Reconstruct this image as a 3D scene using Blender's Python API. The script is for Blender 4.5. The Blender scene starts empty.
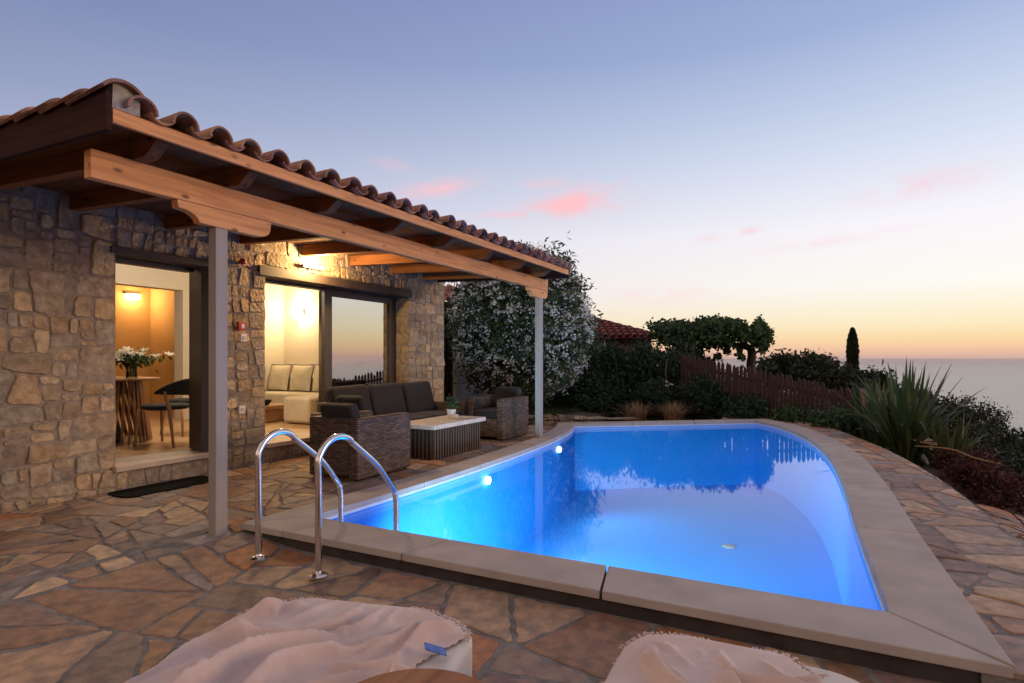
import bpy, math, random
import numpy as np
from mathutils import Vector, noise as mnoise
R=math.radians
random.seed(7)
S=bpy.context.scene
C=bpy.data.collections.new('villa'); S.collection.children.link(C)

# ------------------------------------------------------------------ helpers
class MB:
    """collects geometry in world coordinates"""
    def __init__(s): s.v=[]; s.f=[]; s.c=[]
    def add(s,vs,fs,col=None):
        o=len(s.v); s.v+= [tuple(p) for p in vs]; s.f+=[tuple(i+o for i in f) for f in fs]; s.c+=[col]*len(fs); return s
    def box(s,x0,y0,z0,x1,y1,z1,col=None):
        vs=[(x0,y0,z0),(x1,y0,z0),(x1,y1,z0),(x0,y1,z0),(x0,y0,z1),(x1,y0,z1),(x1,y1,z1),(x0,y1,z1)]
        return s.add(vs,[(3,2,1,0),(4,5,6,7),(0,1,5,4),(1,2,6,5),(2,3,7,6),(3,0,4,7)],col)
    def hexa(s,p,col=None): # 8 points bottom ccw then top ccw
        return s.add(p,[(3,2,1,0),(4,5,6,7),(0,1,5,4),(1,2,6,5),(2,3,7,6),(3,0,4,7)],col)
    def bar(s,a,b,w,h,up=(0,0,1)):
        a=Vector(a);b=Vector(b);d=(b-a).normalized();u=Vector(up)
        sd=d.cross(u)
        if sd.length<1e-4: sd=d.cross(Vector((0,1,0)))
        sd.normalize();u=sd.cross(d).normalized()
        p=[]
        for q in (a,b):
            for i,j in ((-1,-1),(1,-1),(1,1),(-1,1)): p.append(q+sd*(i*w/2)+u*(j*h/2))
        return s.add(p,[(0,1,2,3),(7,6,5,4),(0,4,5,1),(1,5,6,2),(2,6,7,3),(3,7,4,0)])
    def prism(s,poly,z0,z1,col=None):
        n=len(poly); vs=[(x,y,z0) for x,y in poly]+[(x,y,z1) for x,y in poly]
        fs=[tuple(range(n-1,-1,-1)),tuple(range(n,2*n))]+[(i,(i+1)%n,n+(i+1)%n,n+i) for i in range(n)]
        return s.add(vs,fs,col)
    def prism_y(s,poly,y0,y1,col=None): # poly in x,z
        n=len(poly); vs=[(x,y0,z) for x,z in poly]+[(x,y1,z) for x,z in poly]
        fs=[tuple(range(n)),tuple(range(2*n-1,n-1,-1))]+[(i,n+i,n+(i+1)%n,(i+1)%n) for i in range(n)]
        return s.add(vs,fs,col)
    def tube(s,path,r,n=12,caps=True):
        path=[Vector(p) for p in path]; rs=r if isinstance(r,(list,tuple)) else [r]*len(path)
        rings=[];prev=None
        for i,p in enumerate(path):
            t=(path[min(i+1,len(path)-1)]-path[max(i-1,0)]).normalized()
            if prev is None:
                a=Vector((0,0,1)) if abs(t.z)<.9 else Vector((1,0,0))
                u=t.cross(a).normalized()
            else:
                u=(prev-t*prev.dot(t)).normalized()
            prev=u; w=t.cross(u)
            rings.append([p+(u*math.cos(2*math.pi*k/n)+w*math.sin(2*math.pi*k/n))*rs[i] for k in range(n)])
        vs=[q for rg in rings for q in rg]; fs=[]
        for i in range(len(path)-1):
            for k in range(n):
                fs.append((i*n+k,i*n+(k+1)%n,(i+1)*n+(k+1)%n,(i+1)*n+k))
        if caps: fs+= [tuple(range(n-1,-1,-1)),tuple((len(path)-1)*n+k for k in range(n))]
        return s.add(vs,fs)
    def lathe(s,prof,cx,cy,n=24,cz=0):
        vs=[];fs=[]
        for r,z in prof:
            for k in range(n): vs.append((cx+r*math.cos(2*math.pi*k/n),cy+r*math.sin(2*math.pi*k/n),z+cz))
        m=len(prof)
        for i in range(m-1):
            for k in range(n): fs.append((i*n+k,i*n+(k+1)%n,(i+1)*n+(k+1)%n,(i+1)*n+k))
        fs+= [tuple(range(n-1,-1,-1)),tuple((m-1)*n+k for k in range(n))]
        return s.add(vs,fs)
    def grid(s,P):
        a=len(P);b=len(P[0]);vs=[p for r in P for p in r]
        return s.add(vs,[(i*b+j,(i+1)*b+j,(i+1)*b+j+1,i*b+j+1) for i in range(a-1) for j in range(b-1)])
    def build(s,name,mat,parent=None,smooth=False,bevel=0,seg=2,solid=0,sub=0):
        me=bpy.data.meshes.new(name)
        off=Vector((0,0,0))
        if parent is not None: off=origin(parent)
        me.from_pydata([(x-off.x,y-off.y,z-off.z) for x,y,z in s.v],[],s.f)
        if any(c is not None for c in s.c):
            at=me.attributes.new('tone','FLOAT_COLOR','FACE')
            buf=[]
            for c in s.c:
                c=c or (0,0,0); buf+= [c[0],c[1],c[2],1]
            at.data.foreach_set('color',buf)
        me.materials.append(mat)
        if smooth:
            me.polygons.foreach_set('use_smooth',[True]*len(me.polygons))
        me.validate(); me.update()
        o=bpy.data.objects.new(name,me); C.objects.link(o)
        if parent is not None: o.parent=parent
        if solid:
            m=o.modifiers.new('solid','SOLIDIFY'); m.thickness=solid; m.offset=0
        if bevel:
            m=o.modifiers.new('bevel','BEVEL'); m.width=bevel; m.segments=seg; m.limit_method='ANGLE'; m.angle_limit=R(40)
            if smooth is False and seg>1:
                me.polygons.foreach_set('use_smooth',[True]*len(me.polygons)); m.harden_normals=True
        if sub:
            m=o.modifiers.new('sub','SUBSURF'); m.levels=sub; m.render_levels=sub
        return o
def origin(o):
    v=Vector(o.location)
    while o.parent: o=o.parent; v+=Vector(o.location)
    return v
def tag(o,label=None,cat=None,group=None,kind=None):
    if label: o['label']=label
    if cat: o['category']=cat
    if group: o['group']=group
    if kind: o['kind']=kind
    return o
def empty(name,loc,label=None,cat=None,group=None):
    o=bpy.data.objects.new(name,None); C.objects.link(o); o.location=loc; o.empty_display_size=.1
    return tag(o,label,cat,group)
def copy_tree(o,parent=None):
    c=o.copy(); C.objects.link(c)
    if parent is not None: c.parent=parent
    for ch in list(o.children): copy_tree(ch,c)
    return c

# ------------------------------------------------------------------ materials
def nodes(name):
    m=bpy.data.materials.new(name); m.use_nodes=True; nt=m.node_tree; nt.nodes.clear()
    return m,nt,nt.nodes,nt.links
def ramp(n,stops):
    r=n.new('ShaderNodeValToRGB'); e=r.color_ramp.elements
    while len(e)<len(stops): e.new(.5)
    for i,(p,c) in enumerate(stops): e[i].position=p; e[i].color=(c[0],c[1],c[2],1)
    return r
def pm(name,c1,c2=None,scale=6,rough=.7,bump=.0,bscale=None,metal=0,detail=5,stretch=(1,1,1),dist=.02,lo=.35,hi=.65,spec=.5,tone=False,sheen=0):
    """principled with a two-tone noise base colour and noise bump"""
    m,nt,n,l=nodes(name)
    out=n.new('ShaderNodeOutputMaterial'); p=n.new('ShaderNodeBsdfPrincipled')
    l.new(p.outputs[0],out.inputs[0])
    p.inputs['Roughness'].default_value=rough; p.inputs['Metallic'].default_value=metal
    p.inputs['Specular IOR Level'].default_value=spec
    if sheen: p.inputs['Sheen Weight'].default_value=sheen
    tc=n.new('ShaderNodeTexCoord'); mp=n.new('ShaderNodeMapping'); mp.inputs['Scale'].default_value=stretch
    l.new(tc.outputs['Object'],mp.inputs[0])
    nz=n.new('ShaderNodeTexNoise'); nz.inputs['Scale'].default_value=scale; nz.inputs['Detail'].default_value=detail
    l.new(mp.outputs[0],nz.inputs[0])
    c2=c2 or tuple(min(1,x*1.15) for x in c1)
    rp=ramp(n,[(lo,c1),(hi,c2)]); l.new(nz.outputs[0],rp.inputs[0])
    col=rp.outputs[0]
    if tone:
        at=n.new('ShaderNodeAttribute'); at.attribute_name='tone'
        mx=n.new('ShaderNodeMix'); mx.data_type='RGBA'; mx.blend_type='MULTIPLY'; mx.inputs[0].default_value=1
        l.new(at.outputs['Color'],mx.inputs[6]); l.new(rp.outputs[0],mx.inputs[7]); col=mx.outputs[2]
    l.new(col,p.inputs['Base Color'])
    if bump:
        nb=n.new('ShaderNodeTexNoise'); nb.inputs['Scale'].default_value=bscale or scale*4; nb.inputs['Detail'].default_value=8
        l.new(mp.outputs[0],nb.inputs[0])
        b=n.new('ShaderNodeBump'); b.inputs['Strength'].default_value=bump; b.inputs['Distance'].default_value=dist
        l.new(nb.outputs[0],b.inputs['Height']); l.new(b.outputs[0],p.inputs['Normal'])
    return m
def emis(name,col,st):
    m,nt,n,l=nodes(name); out=n.new('ShaderNodeOutputMaterial'); e=n.new('ShaderNodeEmission')
    e.inputs[0].default_value=(*col,1); e.inputs[1].default_value=st; l.new(e.outputs[0],out.inputs[0]); return m
def wood(name,c1,c2,axis=0,scale=1.0,rough=.55,knots=True,spec=.5):
    m,nt,n,l=nodes(name)
    out=n.new('ShaderNodeOutputMaterial'); p=n.new('ShaderNodeBsdfPrincipled'); l.new(p.outputs[0],out.inputs[0])
    p.inputs['Roughness'].default_value=rough; p.inputs['Specular IOR Level'].default_value=spec
    tc=n.new('ShaderNodeTexCoord'); mp=n.new('ShaderNodeMapping')
    sc=[14*scale]*3; sc[axis]=.9*scale; mp.inputs['Scale'].default_value=sc
    l.new(tc.outputs['Object'],mp.inputs[0])
    nz=n.new('ShaderNodeTexNoise'); nz.inputs['Scale'].default_value=2.2; nz.inputs['Detail'].default_value=7; nz.inputs['Distortion'].default_value=.6
    l.new(mp.outputs[0],nz.inputs[0])
    rp=ramp(n,[(.3,c1),(.62,c2)]); l.new(nz.outputs[0],rp.inputs[0]); col=rp.outputs[0]
    n2=n.new('ShaderNodeTexNoise'); n2.inputs['Scale'].default_value=.8; l.new(tc.outputs['Object'],n2.inputs[0])
    if knots:
        mk=n.new('ShaderNodeMapping'); s2=[9,9,9]; s2[axis]=4; mk.inputs['Scale'].default_value=s2; l.new(tc.outputs['Object'],mk.inputs[0])
        vo=n.new('ShaderNodeTexVoronoi'); vo.inputs['Scale'].default_value=1; l.new(mk.outputs[0],vo.inputs[0])
        rk=ramp(n,[(.07,(1,1,1)),(.17,(0,0,0))]); l.new(vo.outputs['Distance'],rk.inputs[0])
        mx=n.new('ShaderNodeMix'); mx.data_type='RGBA'; l.new(rk.outputs[0],mx.inputs[0]); l.new(col,mx.inputs[6])
        mx.inputs[7].default_value=(c1[0]*.35,c1[1]*.3,c1[2]*.3,1); col=mx.outputs[2]
    l.new(col,p.inputs['Base Color'])
    b=n.new('ShaderNodeBump'); b.inputs['Strength'].default_value=.3; b.inputs['Distance'].default_value=.004
    l.new(nz.outputs[0],b.inputs['Height']); l.new(b.outputs[0],p.inputs['Normal'])
    return m
def leafmat(name,c1,c2,c3=None,rough=.55,trans=.25):
    m,nt,n,l=nodes(name)
    out=n.new('ShaderNodeOutputMaterial'); p=n.new('ShaderNodeBsdfPrincipled')
    p.inputs['Roughness'].default_value=rough; p.inputs['Specular IOR Level'].default_value=.3
    g=n.new('ShaderNodeNewGeometry')
    st=[(0,c1),(.6,c2)]
    if c3: st.append((1,c3))
    rp=ramp(n,st); l.new(g.outputs['Random Per Island'],rp.inputs[0]); l.new(rp.outputs[0],p.inputs['Base Color'])
    t=n.new('ShaderNodeBsdfTranslucent'); l.new(rp.outputs[0],t.inputs[0])
    mx=n.new('ShaderNodeMixShader'); mx.inputs[0].default_value=trans
    l.new(p.outputs[0],mx.inputs[1]); l.new(t.outputs[0],mx.inputs[2]); l.new(mx.outputs[0],out.inputs[0])
    return m
def glossmix(name,base_transparent,fac,ior=1.33,rough=0.0,bump=0,bscale=3,fixed=None):
    m,nt,n,l=nodes(name)
    out=n.new('ShaderNodeOutputMaterial'); tr=n.new('ShaderNodeBsdfTransparent'); tr.inputs[0].default_value=(*base_transparent,1)
    gl=n.new('ShaderNodeBsdfGlossy'); gl.inputs['Roughness'].default_value=rough
    fr=n.new('ShaderNodeFresnel'); fr.inputs[0].default_value=ior
    mx=n.new('ShaderNodeMixShader')
    ma=n.new('ShaderNodeMath'); ma.operation='MULTIPLY_ADD'; ma.inputs[1].default_value=fac; ma.inputs[2].default_value=fixed or 0; ma.use_clamp=True
    l.new(fr.outputs[0],ma.inputs[0]); l.new(ma.outputs[0],mx.inputs[0])
    l.new(tr.outputs[0],mx.inputs[1]); l.new(gl.outputs[0],mx.inputs[2]); l.new(mx.outputs[0],out.inputs[0])
    if bump:
        tc=n.new('ShaderNodeTexCoord'); nz=n.new('ShaderNodeTexNoise'); nz.inputs['Scale'].default_value=bscale; nz.inputs['Detail'].default_value=2
        l.new(tc.outputs['Object'],nz.inputs[0])
        b=n.new('ShaderNodeBump'); b.inputs['Strength'].default_value=bump; b.inputs['Distance'].default_value=.01
        l.new(nz.outputs[0],b.inputs['Height']); l.new(b.outputs[0],gl.inputs['Normal'])
    return m

M={}
M['stone']=pm('wall_stone',(.66,.64,.60),(1.1,1.05,.98),scale=13,rough=.9,bump=1.0,bscale=24,dist=.03,tone=True,detail=8)
M['mortar']=pm('wall_mortar',(.25,.205,.155),(.38,.315,.24),scale=14,rough=.95,bump=.7,bscale=50)
M['flag']=pm('flagstone',(.66,.68,.72),(1.38,1.26,1.14),scale=13,rough=.62,bump=1.0,bscale=11,dist=.012,tone=True,detail=9,lo=.3,hi=.7)
M['joint']=pm('paving_joint',(.15,.14,.13),(.28,.255,.235),scale=10,rough=.95,bump=.6,bscale=60)
M['coping']=pm('coping_concrete',(.36,.315,.285),(.51,.455,.41),scale=3.5,rough=.75,bump=.2,bscale=60,dist=.004,detail=10,lo=.25,hi=.75)
M['riser']=pm('pool_riser',(.035,.028,.026),(.06,.05,.045),scale=6,rough=.9,bump=.3,bscale=30)
M['liner']=pm('pool_liner',(.035,.40,.92),(.045,.43,.95),scale=1.2,rough=.5)
M['lip']=pm('pool_lip',(.62,.66,.70),rough=.5)
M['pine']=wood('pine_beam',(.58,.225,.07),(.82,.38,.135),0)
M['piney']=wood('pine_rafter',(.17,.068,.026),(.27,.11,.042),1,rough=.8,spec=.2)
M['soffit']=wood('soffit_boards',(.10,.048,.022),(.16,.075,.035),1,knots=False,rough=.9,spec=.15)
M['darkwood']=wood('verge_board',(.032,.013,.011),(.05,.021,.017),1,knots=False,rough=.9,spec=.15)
M['postgrey']=pm('post_paint',(.29,.265,.235),(.36,.33,.295),scale=3,rough=.6,stretch=(1,1,.2))
M['frame']=pm('door_frame_metal',(.045,.037,.033),rough=.45)
M['lintel']=pm('steel_lintel',(.05,.036,.030),(.07,.05,.04),rough=.6)
M['tile']=pm('terracotta',(.21,.105,.072),(.48,.25,.17),scale=7,rough=.85,bump=.4,bscale=40,dist=.006,tone=True,detail=8)
M['tilered']=pm('red_roof_tile',(.17,.032,.028),(.26,.05,.04),scale=5,rough=.8,bump=.3)
M['render']=pm('mortar_infill',(.30,.27,.24),(.5,.46,.42),scale=18,rough=.9,bump=.4)
M['sill']=pm('threshold_stone',(.50,.40,.31),(.60,.49,.38),scale=6,rough=.6)
M['plaster']=pm('cream_plaster',(.74,.66,.54),(.78,.70,.58),scale=2,rough=.9,bump=.05)
M['ochre']=pm('ochre_plaster',(.62,.36,.13),(.68,.40,.15),scale=2,rough=.9)
M['ceil']=pm('white_ceiling',(.80,.78,.74),rough=.9)
M['floor']=pm('interior_tile',(.42,.25,.13),(.52,.33,.18),scale=2.5,rough=.4)
M['steel']=pm('stainless_steel',(.72,.70,.68),rough=.16,metal=1,scale=30)
M['black']=pm('black_fabric',(.012,.012,.013),(.02,.02,.021),scale=60,rough=.9)
M['cush']=pm('charcoal_cushion',(.016,.013,.013),(.025,.021,.021),scale=50,rough=.95,bump=.15,bscale=200,dist=.002,sheen=.1)
M['top']=pm('table_top_stone',(.58,.50,.44),(.70,.62,.55),scale=8,rough=.5)
M['pot']=pm('white_pot',(.6,.58,.56),rough=.4)
M['cream']=pm('cream_cloth',(.62,.54,.40),(.70,.62,.47),scale=5,rough=.95,bump=.3,bscale=12,dist=.01)
M['lounge']=pm('lounger_cushion',(.62,.58,.52),(.70,.66,.60),scale=9,rough=.9,bump=.2,bscale=60,dist=.004)
M['towel']=pm('pink_towel',(.56,.425,.375),(.66,.535,.48),scale=5,rough=1,bump=.5,bscale=150,dist=.004,sheen=.3,detail=9)
M['teak']=wood('teak',(.22,.085,.035),(.34,.14,.06),0,knots=False)
M['walnut']=wood('walnut_slat',(.22,.10,.045),(.34,.17,.08),2,knots=False)
M['slat']=wood('table_slat',(.06,.038,.028),(.11,.075,.055),2,knots=False)
M['oak']=wood('oak_leg',(.34,.18,.08),(.46,.26,.13),2,knots=False)
M['rubber']=pm('mat_rubber',(.005,.005,.005),(.009,.009,.009),scale=80,rough=.95,spec=.1,bump=.5,bscale=300,dist=.003)
M['fence']=wood('fence_paint',(.024,.008,.006),(.05,.014,.009),2,knots=False,rough=.8)
M['bark']=pm('bark',(.05,.035,.025),(.09,.065,.045),scale=12,rough=.95,bump=.6,stretch=(1,1,.2))
M['soil']=pm('earth',(.05,.038,.022),(.085,.065,.04),scale=3,rough=1,bump=.5,bscale=9)
M['wallwhite']=pm('white_render',(.42,.38,.37),(.48,.44,.43),scale=2,rough=.9)
M['red']=pm('red_plastic',(.45,.03,.02),rough=.4)
M['white']=pm('white_plastic',(.7,.68,.64),rough=.4)
M['blue']=pm('blue_print',(.06,.13,.42),(.14,.22,.55),scale=40,rough=.7)
M['iron']=pm('pole_wood',(.045,.035,.03),rough=.8)
M['vase']=glossmix('vase_glass',(.8,.85,.8),1,1.45)
M['water']=glossmix('pool_water_surface',(.80,.93,1.0),1.0,1.33,rough=.035,bump=.02,bscale=1.3)
M['glass']=glossmix('door_glass',(.8,.8,.78),1.0,1.5,fixed=.72)
M['bulb']=emis('lamp_glow',(1,.72,.36),30)
M['bulbw']=emis('tube_glow',(1,.86,.62),22)
M['poollamp']=emis('pool_lamp_glow',(.75,.93,1),12)
M['leafdark']=leafmat('dark_leaf',(.010,.022,.010),(.022,.042,.018),(.035,.06,.024))
M['oleleaf']=leafmat('oleander_leaf',(.025,.045,.02),(.055,.09,.04),(.10,.14,.07))
M['oleflower']=leafmat('oleander_flower',(.66,.64,.62),(.82,.80,.78),(.88,.87,.85),trans=.35)
M['carob']=leafmat('canopy_leaf',(.022,.045,.014),(.04,.075,.022),(.06,.10,.03))
M['cypress']=leafmat('cypress_leaf',(.010,.018,.009),(.018,.03,.014))
M['flax']=leafmat('flax_leaf',(.035,.06,.022),(.07,.10,.035),(.16,.18,.07),rough=.4)
M['redleaf']=leafmat('red_hedge_leaf',(.035,.013,.010),(.075,.022,.016),(.10,.04,.022))
M['curtain']=leafmat('curtain_cloth',(.40,.36,.30),(.42,.38,.32),trans=.55)
M['scrub']=leafmat('scrub_leaf',(.010,.018,.008),(.022,.033,.013),(.035,.045,.02))
M['lawn']=leafmat('lawn_blade',(.02,.035,.012),(.035,.055,.018),(.06,.07,.03))
M['tan']=leafmat('dry_grass',(.30,.17,.09),(.42,.26,.15),trans=.4)
M['lily']=leafmat('lily_petal',(.75,.72,.62),(.85,.82,.72),trans=.3)
M['stem']=leafmat('stem_green',(.03,.06,.02),(.05,.09,.03))

def wickermat():
    m,nt,n,l=nodes('wicker_weave')
    out=n.new('ShaderNodeOutputMaterial'); p=n.new('ShaderNodeBsdfPrincipled'); l.new(p.outputs[0],out.inputs[0]); p.inputs['Roughness'].default_value=.6
    tc=n.new('ShaderNodeTexCoord'); sp=n.new('ShaderNodeSeparateXYZ'); l.new(tc.outputs['Object'],sp.inputs[0])
    ad=n.new('ShaderNodeMath'); ad.operation='ADD'; l.new(sp.outputs[0],ad.inputs[0]); l.new(sp.outputs[1],ad.inputs[1])
    cb=n.new('ShaderNodeCombineXYZ'); l.new(ad.outputs[0],cb.inputs[0]); l.new(sp.outputs[2],cb.inputs[1])
    br=n.new('ShaderNodeTexBrick'); l.new(cb.outputs[0],br.inputs[0])
    br.inputs['Color1'].default_value=(.19,.13,.095,1); br.inputs['Color2'].default_value=(.055,.036,.027,1); br.inputs['Mortar'].default_value=(.012,.009,.008,1)
    br.inputs['Scale'].default_value=1; br.inputs['Mortar Size'].default_value=.0042; br.inputs['Mortar Smooth'].default_value=.6; br.inputs['Bias'].default_value=-.1
    br.inputs['Brick Width'].default_value=.085; br.inputs['Row Height'].default_value=.024
    nz=n.new('ShaderNodeTexNoise'); nz.inputs['Scale'].default_value=3; l.new(cb.outputs[0],nz.inputs[0])
    mx=n.new('ShaderNodeMix'); mx.data_type='RGBA'; mx.blend_type='MULTIPLY'; mx.inputs[0].default_value=.6
    l.new(br.outputs[0],mx.inputs[6]); rp=ramp(n,[(.3,(.6,.55,.5)),(.7,(1.2,1.2,1.2))]); l.new(nz.outputs[0],rp.inputs[0]); l.new(rp.outputs[0],mx.inputs[7])
    l.new(mx.outputs[2],p.inputs['Base Color'])
    b=n.new('ShaderNodeBump'); b.inputs['Strength'].default_value=.9; b.inputs['Distance'].default_value=.006; b.invert=True
    l.new(br.outputs['Fac'],b.inputs['Height']); l.new(b.outputs[0],p.inputs['Normal'])
    return m
M['wicker']=wickermat()
def seamat():
    m,nt,n,l=nodes('sea_water')
    out=n.new('ShaderNodeOutputMaterial'); p=n.new('ShaderNodeBsdfPrincipled'); l.new(p.outputs[0],out.inputs[0])
    p.inputs['Base Color'].default_value=(.03,.045,.06,1); p.inputs['Roughness'].default_value=.22; p.inputs['IOR'].default_value=1.33
    tc=n.new('ShaderNodeTexCoord'); nz=n.new('ShaderNodeTexNoise'); nz.inputs['Scale'].default_value=.02; nz.inputs['Detail'].default_value=6
    l.new(tc.outputs['Object'],nz.inputs[0])
    b=n.new('ShaderNodeBump'); b.inputs['Strength'].default_value=.5; b.inputs['Distance'].default_value=2.5
    l.new(nz.outputs[0],b.inputs['Height']); l.new(b.outputs[0],p.inputs['Normal'])
    return m
M['sea']=seamat()

# ------------------------------------------------------------------ camera
FX,FY=.88963,.45670
cam=bpy.data.cameras.new('camera'); co=bpy.data.objects.new('camera',cam); C.objects.link(co)
co.location=(0,0,1.3); co.rotation_euler=(R(90),0,math.atan2(FY,FX)-math.pi/2)
cam.sensor_width=36; cam.lens=36*600/1024; cam.shift_y=(359-341.5)/1024; cam.clip_start=.05; cam.clip_end=200000
S.camera=co

# ------------------------------------------------------------------ world: dusk sky
W=bpy.data.worlds.new('World'); S.world=W; W.use_nodes=True
nt=W.node_tree; n=nt.nodes; l=nt.links; n.clear()
wo=n.new('ShaderNodeOutputWorld'); bg=n.new('ShaderNodeBackground'); l.new(bg.outputs[0],wo.inputs[0])
tc=n.new('ShaderNodeTexCoord'); sp=n.new('ShaderNodeSeparateXYZ'); l.new(tc.outputs['Generated'],sp.inputs[0])
def wmath(op,a,b=None,c=None,clamp=False):
    m=n.new('ShaderNodeMath'); m.operation=op; m.use_clamp=clamp
    for i,v in enumerate((a,b,c)):
        if v is None: continue
        if isinstance(v,(int,float)): m.inputs[i].default_value=v
        else: l.new(v,m.inputs[i])
    return m.outputs[0]
def s2l(r,g,b):
    f=lambda c:(c/255/12.92 if c/255<=.04045 else ((c/255+.055)/1.055)**2.4)
    return (f(r),f(g),f(b))
FA=math.atan2(FY,FX)
def wdir(az_right_deg): # azimuth to the right of the camera axis
    a=FA-R(az_right_deg); return (math.cos(a),math.sin(a))
sunaz=56
sd=wdir(sunaz)
elev=wmath('ARCSINE',sp.outputs[2])   # radians
elv=wmath('MULTIPLY',elev,2/math.pi,clamp=True) # 0..1 of 90 deg
# azimuth closeness
dx=wmath('MULTIPLY',sp.outputs[0],sd[0]); dd=wmath('MULTIPLY_ADD',sp.outputs[1],sd[1],dx)
hl=wmath('SQRT',wmath('MAXIMUM',wmath('ADD',wmath('MULTIPLY',sp.outputs[0],sp.outputs[0]),wmath('MULTIPLY',sp.outputs[1],sp.outputs[1])),1e-6))
cs=wmath('DIVIDE',dd,hl)
near=wmath('MULTIPLY_ADD',cs,.5,.5,clamp=True)
near=wmath('POWER',near,1.35)
d=lambda deg: deg/90
warm=ramp(n,[(0,s2l(208,174,164)),(d(.35),s2l(226,184,162)),(d(.9),s2l(248,202,164)),(d(1.6),s2l(254,220,166)),(d(3),s2l(255,240,200)),(d(6),s2l(255,253,244)),(d(11),s2l(252,249,254)),(d(17),s2l(218,227,246)),(d(26),s2l(164,182,222)),(d(34),s2l(142,158,204)),(d(52),s2l(165,160,178)),(1,s2l(176,160,162))])
cool=ramp(n,[(0,s2l(190,150,155)),(d(3),s2l(224,190,188)),(d(7),s2l(206,188,202)),(d(13),s2l(150,156,194)),(d(20),s2l(112,122,166)),(d(28),s2l(98,109,153)),(d(35),s2l(96,106,150)),(d(52),s2l(150,142,158)),(1,s2l(176,160,162))])
backr=ramp(n,[(0,s2l(150,120,114)),(d(8),s2l(252,208,178)),(d(20),s2l(240,204,182)),(d(42),s2l(206,180,168)),(1,s2l(176,160,162))]); l.new(elv,backr.inputs[0])
l.new(elv,warm.inputs[0]); l.new(elv,cool.inputs[0])
mx=n.new('ShaderNodeMix'); mx.data_type='RGBA'; l.new(near,mx.inputs[0]); l.new(cool.outputs[0],mx.inputs[6]); l.new(warm.outputs[0],mx.inputs[7])
bf=n.new('ShaderNodeMapRange'); bf.interpolation_type='SMOOTHSTEP'; bf.inputs['From Min'].default_value=-.12; bf.inputs['From Max'].default_value=-.6; l.new(cs,bf.inputs[0])
mb_=n.new('ShaderNodeMix'); mb_.data_type='RGBA'; l.new(bf.outputs[0],mb_.inputs[0]); l.new(mx.outputs[2],mb_.inputs[6]); l.new(backr.outputs[0],mb_.inputs[7])
col=mb_.outputs[2]
# pink clouds: (px,py,half width deg, half height deg, tilt deg, strength)
def pxdir(u,v):
    x=(u-512)/600; z=(359-v)/600; nrm=math.sqrt(1+x*x+z*z)
    rx,ry=FY,-FX
    return Vector(((FX+x*rx)/nrm,(FY+x*ry)/nrm,z/nrm))
nzc=n.new('ShaderNodeTexNoise'); nzc.inputs['Scale'].default_value=16; nzc.inputs['Detail'].default_value=7; nzc.inputs['Roughness'].default_value=.6
mpc=n.new('ShaderNodeMapping'); mpc.inputs['Scale'].default_value=(1,1,2.2); l.new(tc.outputs['Generated'],mpc.inputs[0]); l.new(mpc.outputs[0],nzc.inputs[0])
total=None
for (u,v,w,h,tilt,st) in [(437,187,2.9,.75,10,.9),(572,205,4.0,.9,4,1.15),(597,187,2.6,.7,12,.6),(545,184,1.7,.5,0,.6),(500,215,4.2,.22,0,.45),(390,164,2.0,.5,-8,.28),(925,184,3.4,.8,6,.6),(714,238,1.1,.35,4,.5),(750,231,.8,.3,8,.5),(835,240,5.5,.4,5,.3),(660,295,5,.8,0,.3)]:
    cdir=pxdir(u,v); right=Vector((cdir.y,-cdir.x,0)).normalized(); up=right.cross(cdir).normalized()
    r2=right*math.cos(R(tilt))+up*math.sin(R(tilt)); u2=up*math.cos(R(tilt))-right*math.sin(R(tilt))
    def dot(vec,size):
        m=n.new('ShaderNodeVectorMath'); m.operation='DOT_PRODUCT'; l.new(tc.outputs['Generated'],m.inputs[0]); m.inputs[1].default_value=vec
        return wmath('DIVIDE',wmath('SUBTRACT',m.outputs['Value'],vec.dot(cdir)),size)
    a=dot(r2,math.sin(R(w))); b=dot(u2,math.sin(R(h)))
    front=n.new('ShaderNodeVectorMath'); front.operation='DOT_PRODUCT'; l.new(tc.outputs['Generated'],front.inputs[0]); front.inputs[1].default_value=cdir
    q=wmath('ADD',wmath('MULTIPLY',a,a),wmath('MULTIPLY',b,b))
    g=wmath('EXPONENT',wmath('MULTIPLY',q,-1.0))
    g=wmath('MULTIPLY',g,wmath('GREATER_THAN',front.outputs['Value'],.5))
    g=wmath('MULTIPLY',g,st)
    total=g if total is None else wmath('ADD',total,g)
nr=n.new('ShaderNodeMapRange'); nr.inputs['From Min'].default_value=.33; nr.inputs['From Max'].default_value=.56; l.new(nzc.outputs[0],nr.inputs[0])
cm=wmath('MULTIPLY',total,nr.outputs[0],clamp=True)
mc=n.new('ShaderNodeMix'); mc.data_type='RGBA'; l.new(cm,mc.inputs[0]); l.new(col,mc.inputs[6]); mc.inputs[7].default_value=(*s2l(255,198,204),1)
l.new(mc.outputs[2],bg.inputs[0]); bg.inputs[1].default_value=1.0
# last glow of the sun that has just set
sl=bpy.data.lights.new('sun','SUN'); so=bpy.data.objects.new('sun',sl); C.objects.link(so)
sl.energy=1.05; sl.angle=R(24); sl.color=(1,.60,.36)
sl_d=wdir(96); sv=Vector((sl_d[0]*math.cos(R(7)),sl_d[1]*math.cos(R(7)),math.sin(R(7))))
so.rotation_euler=sv.to_track_quat('Z','Y').to_euler()

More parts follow.
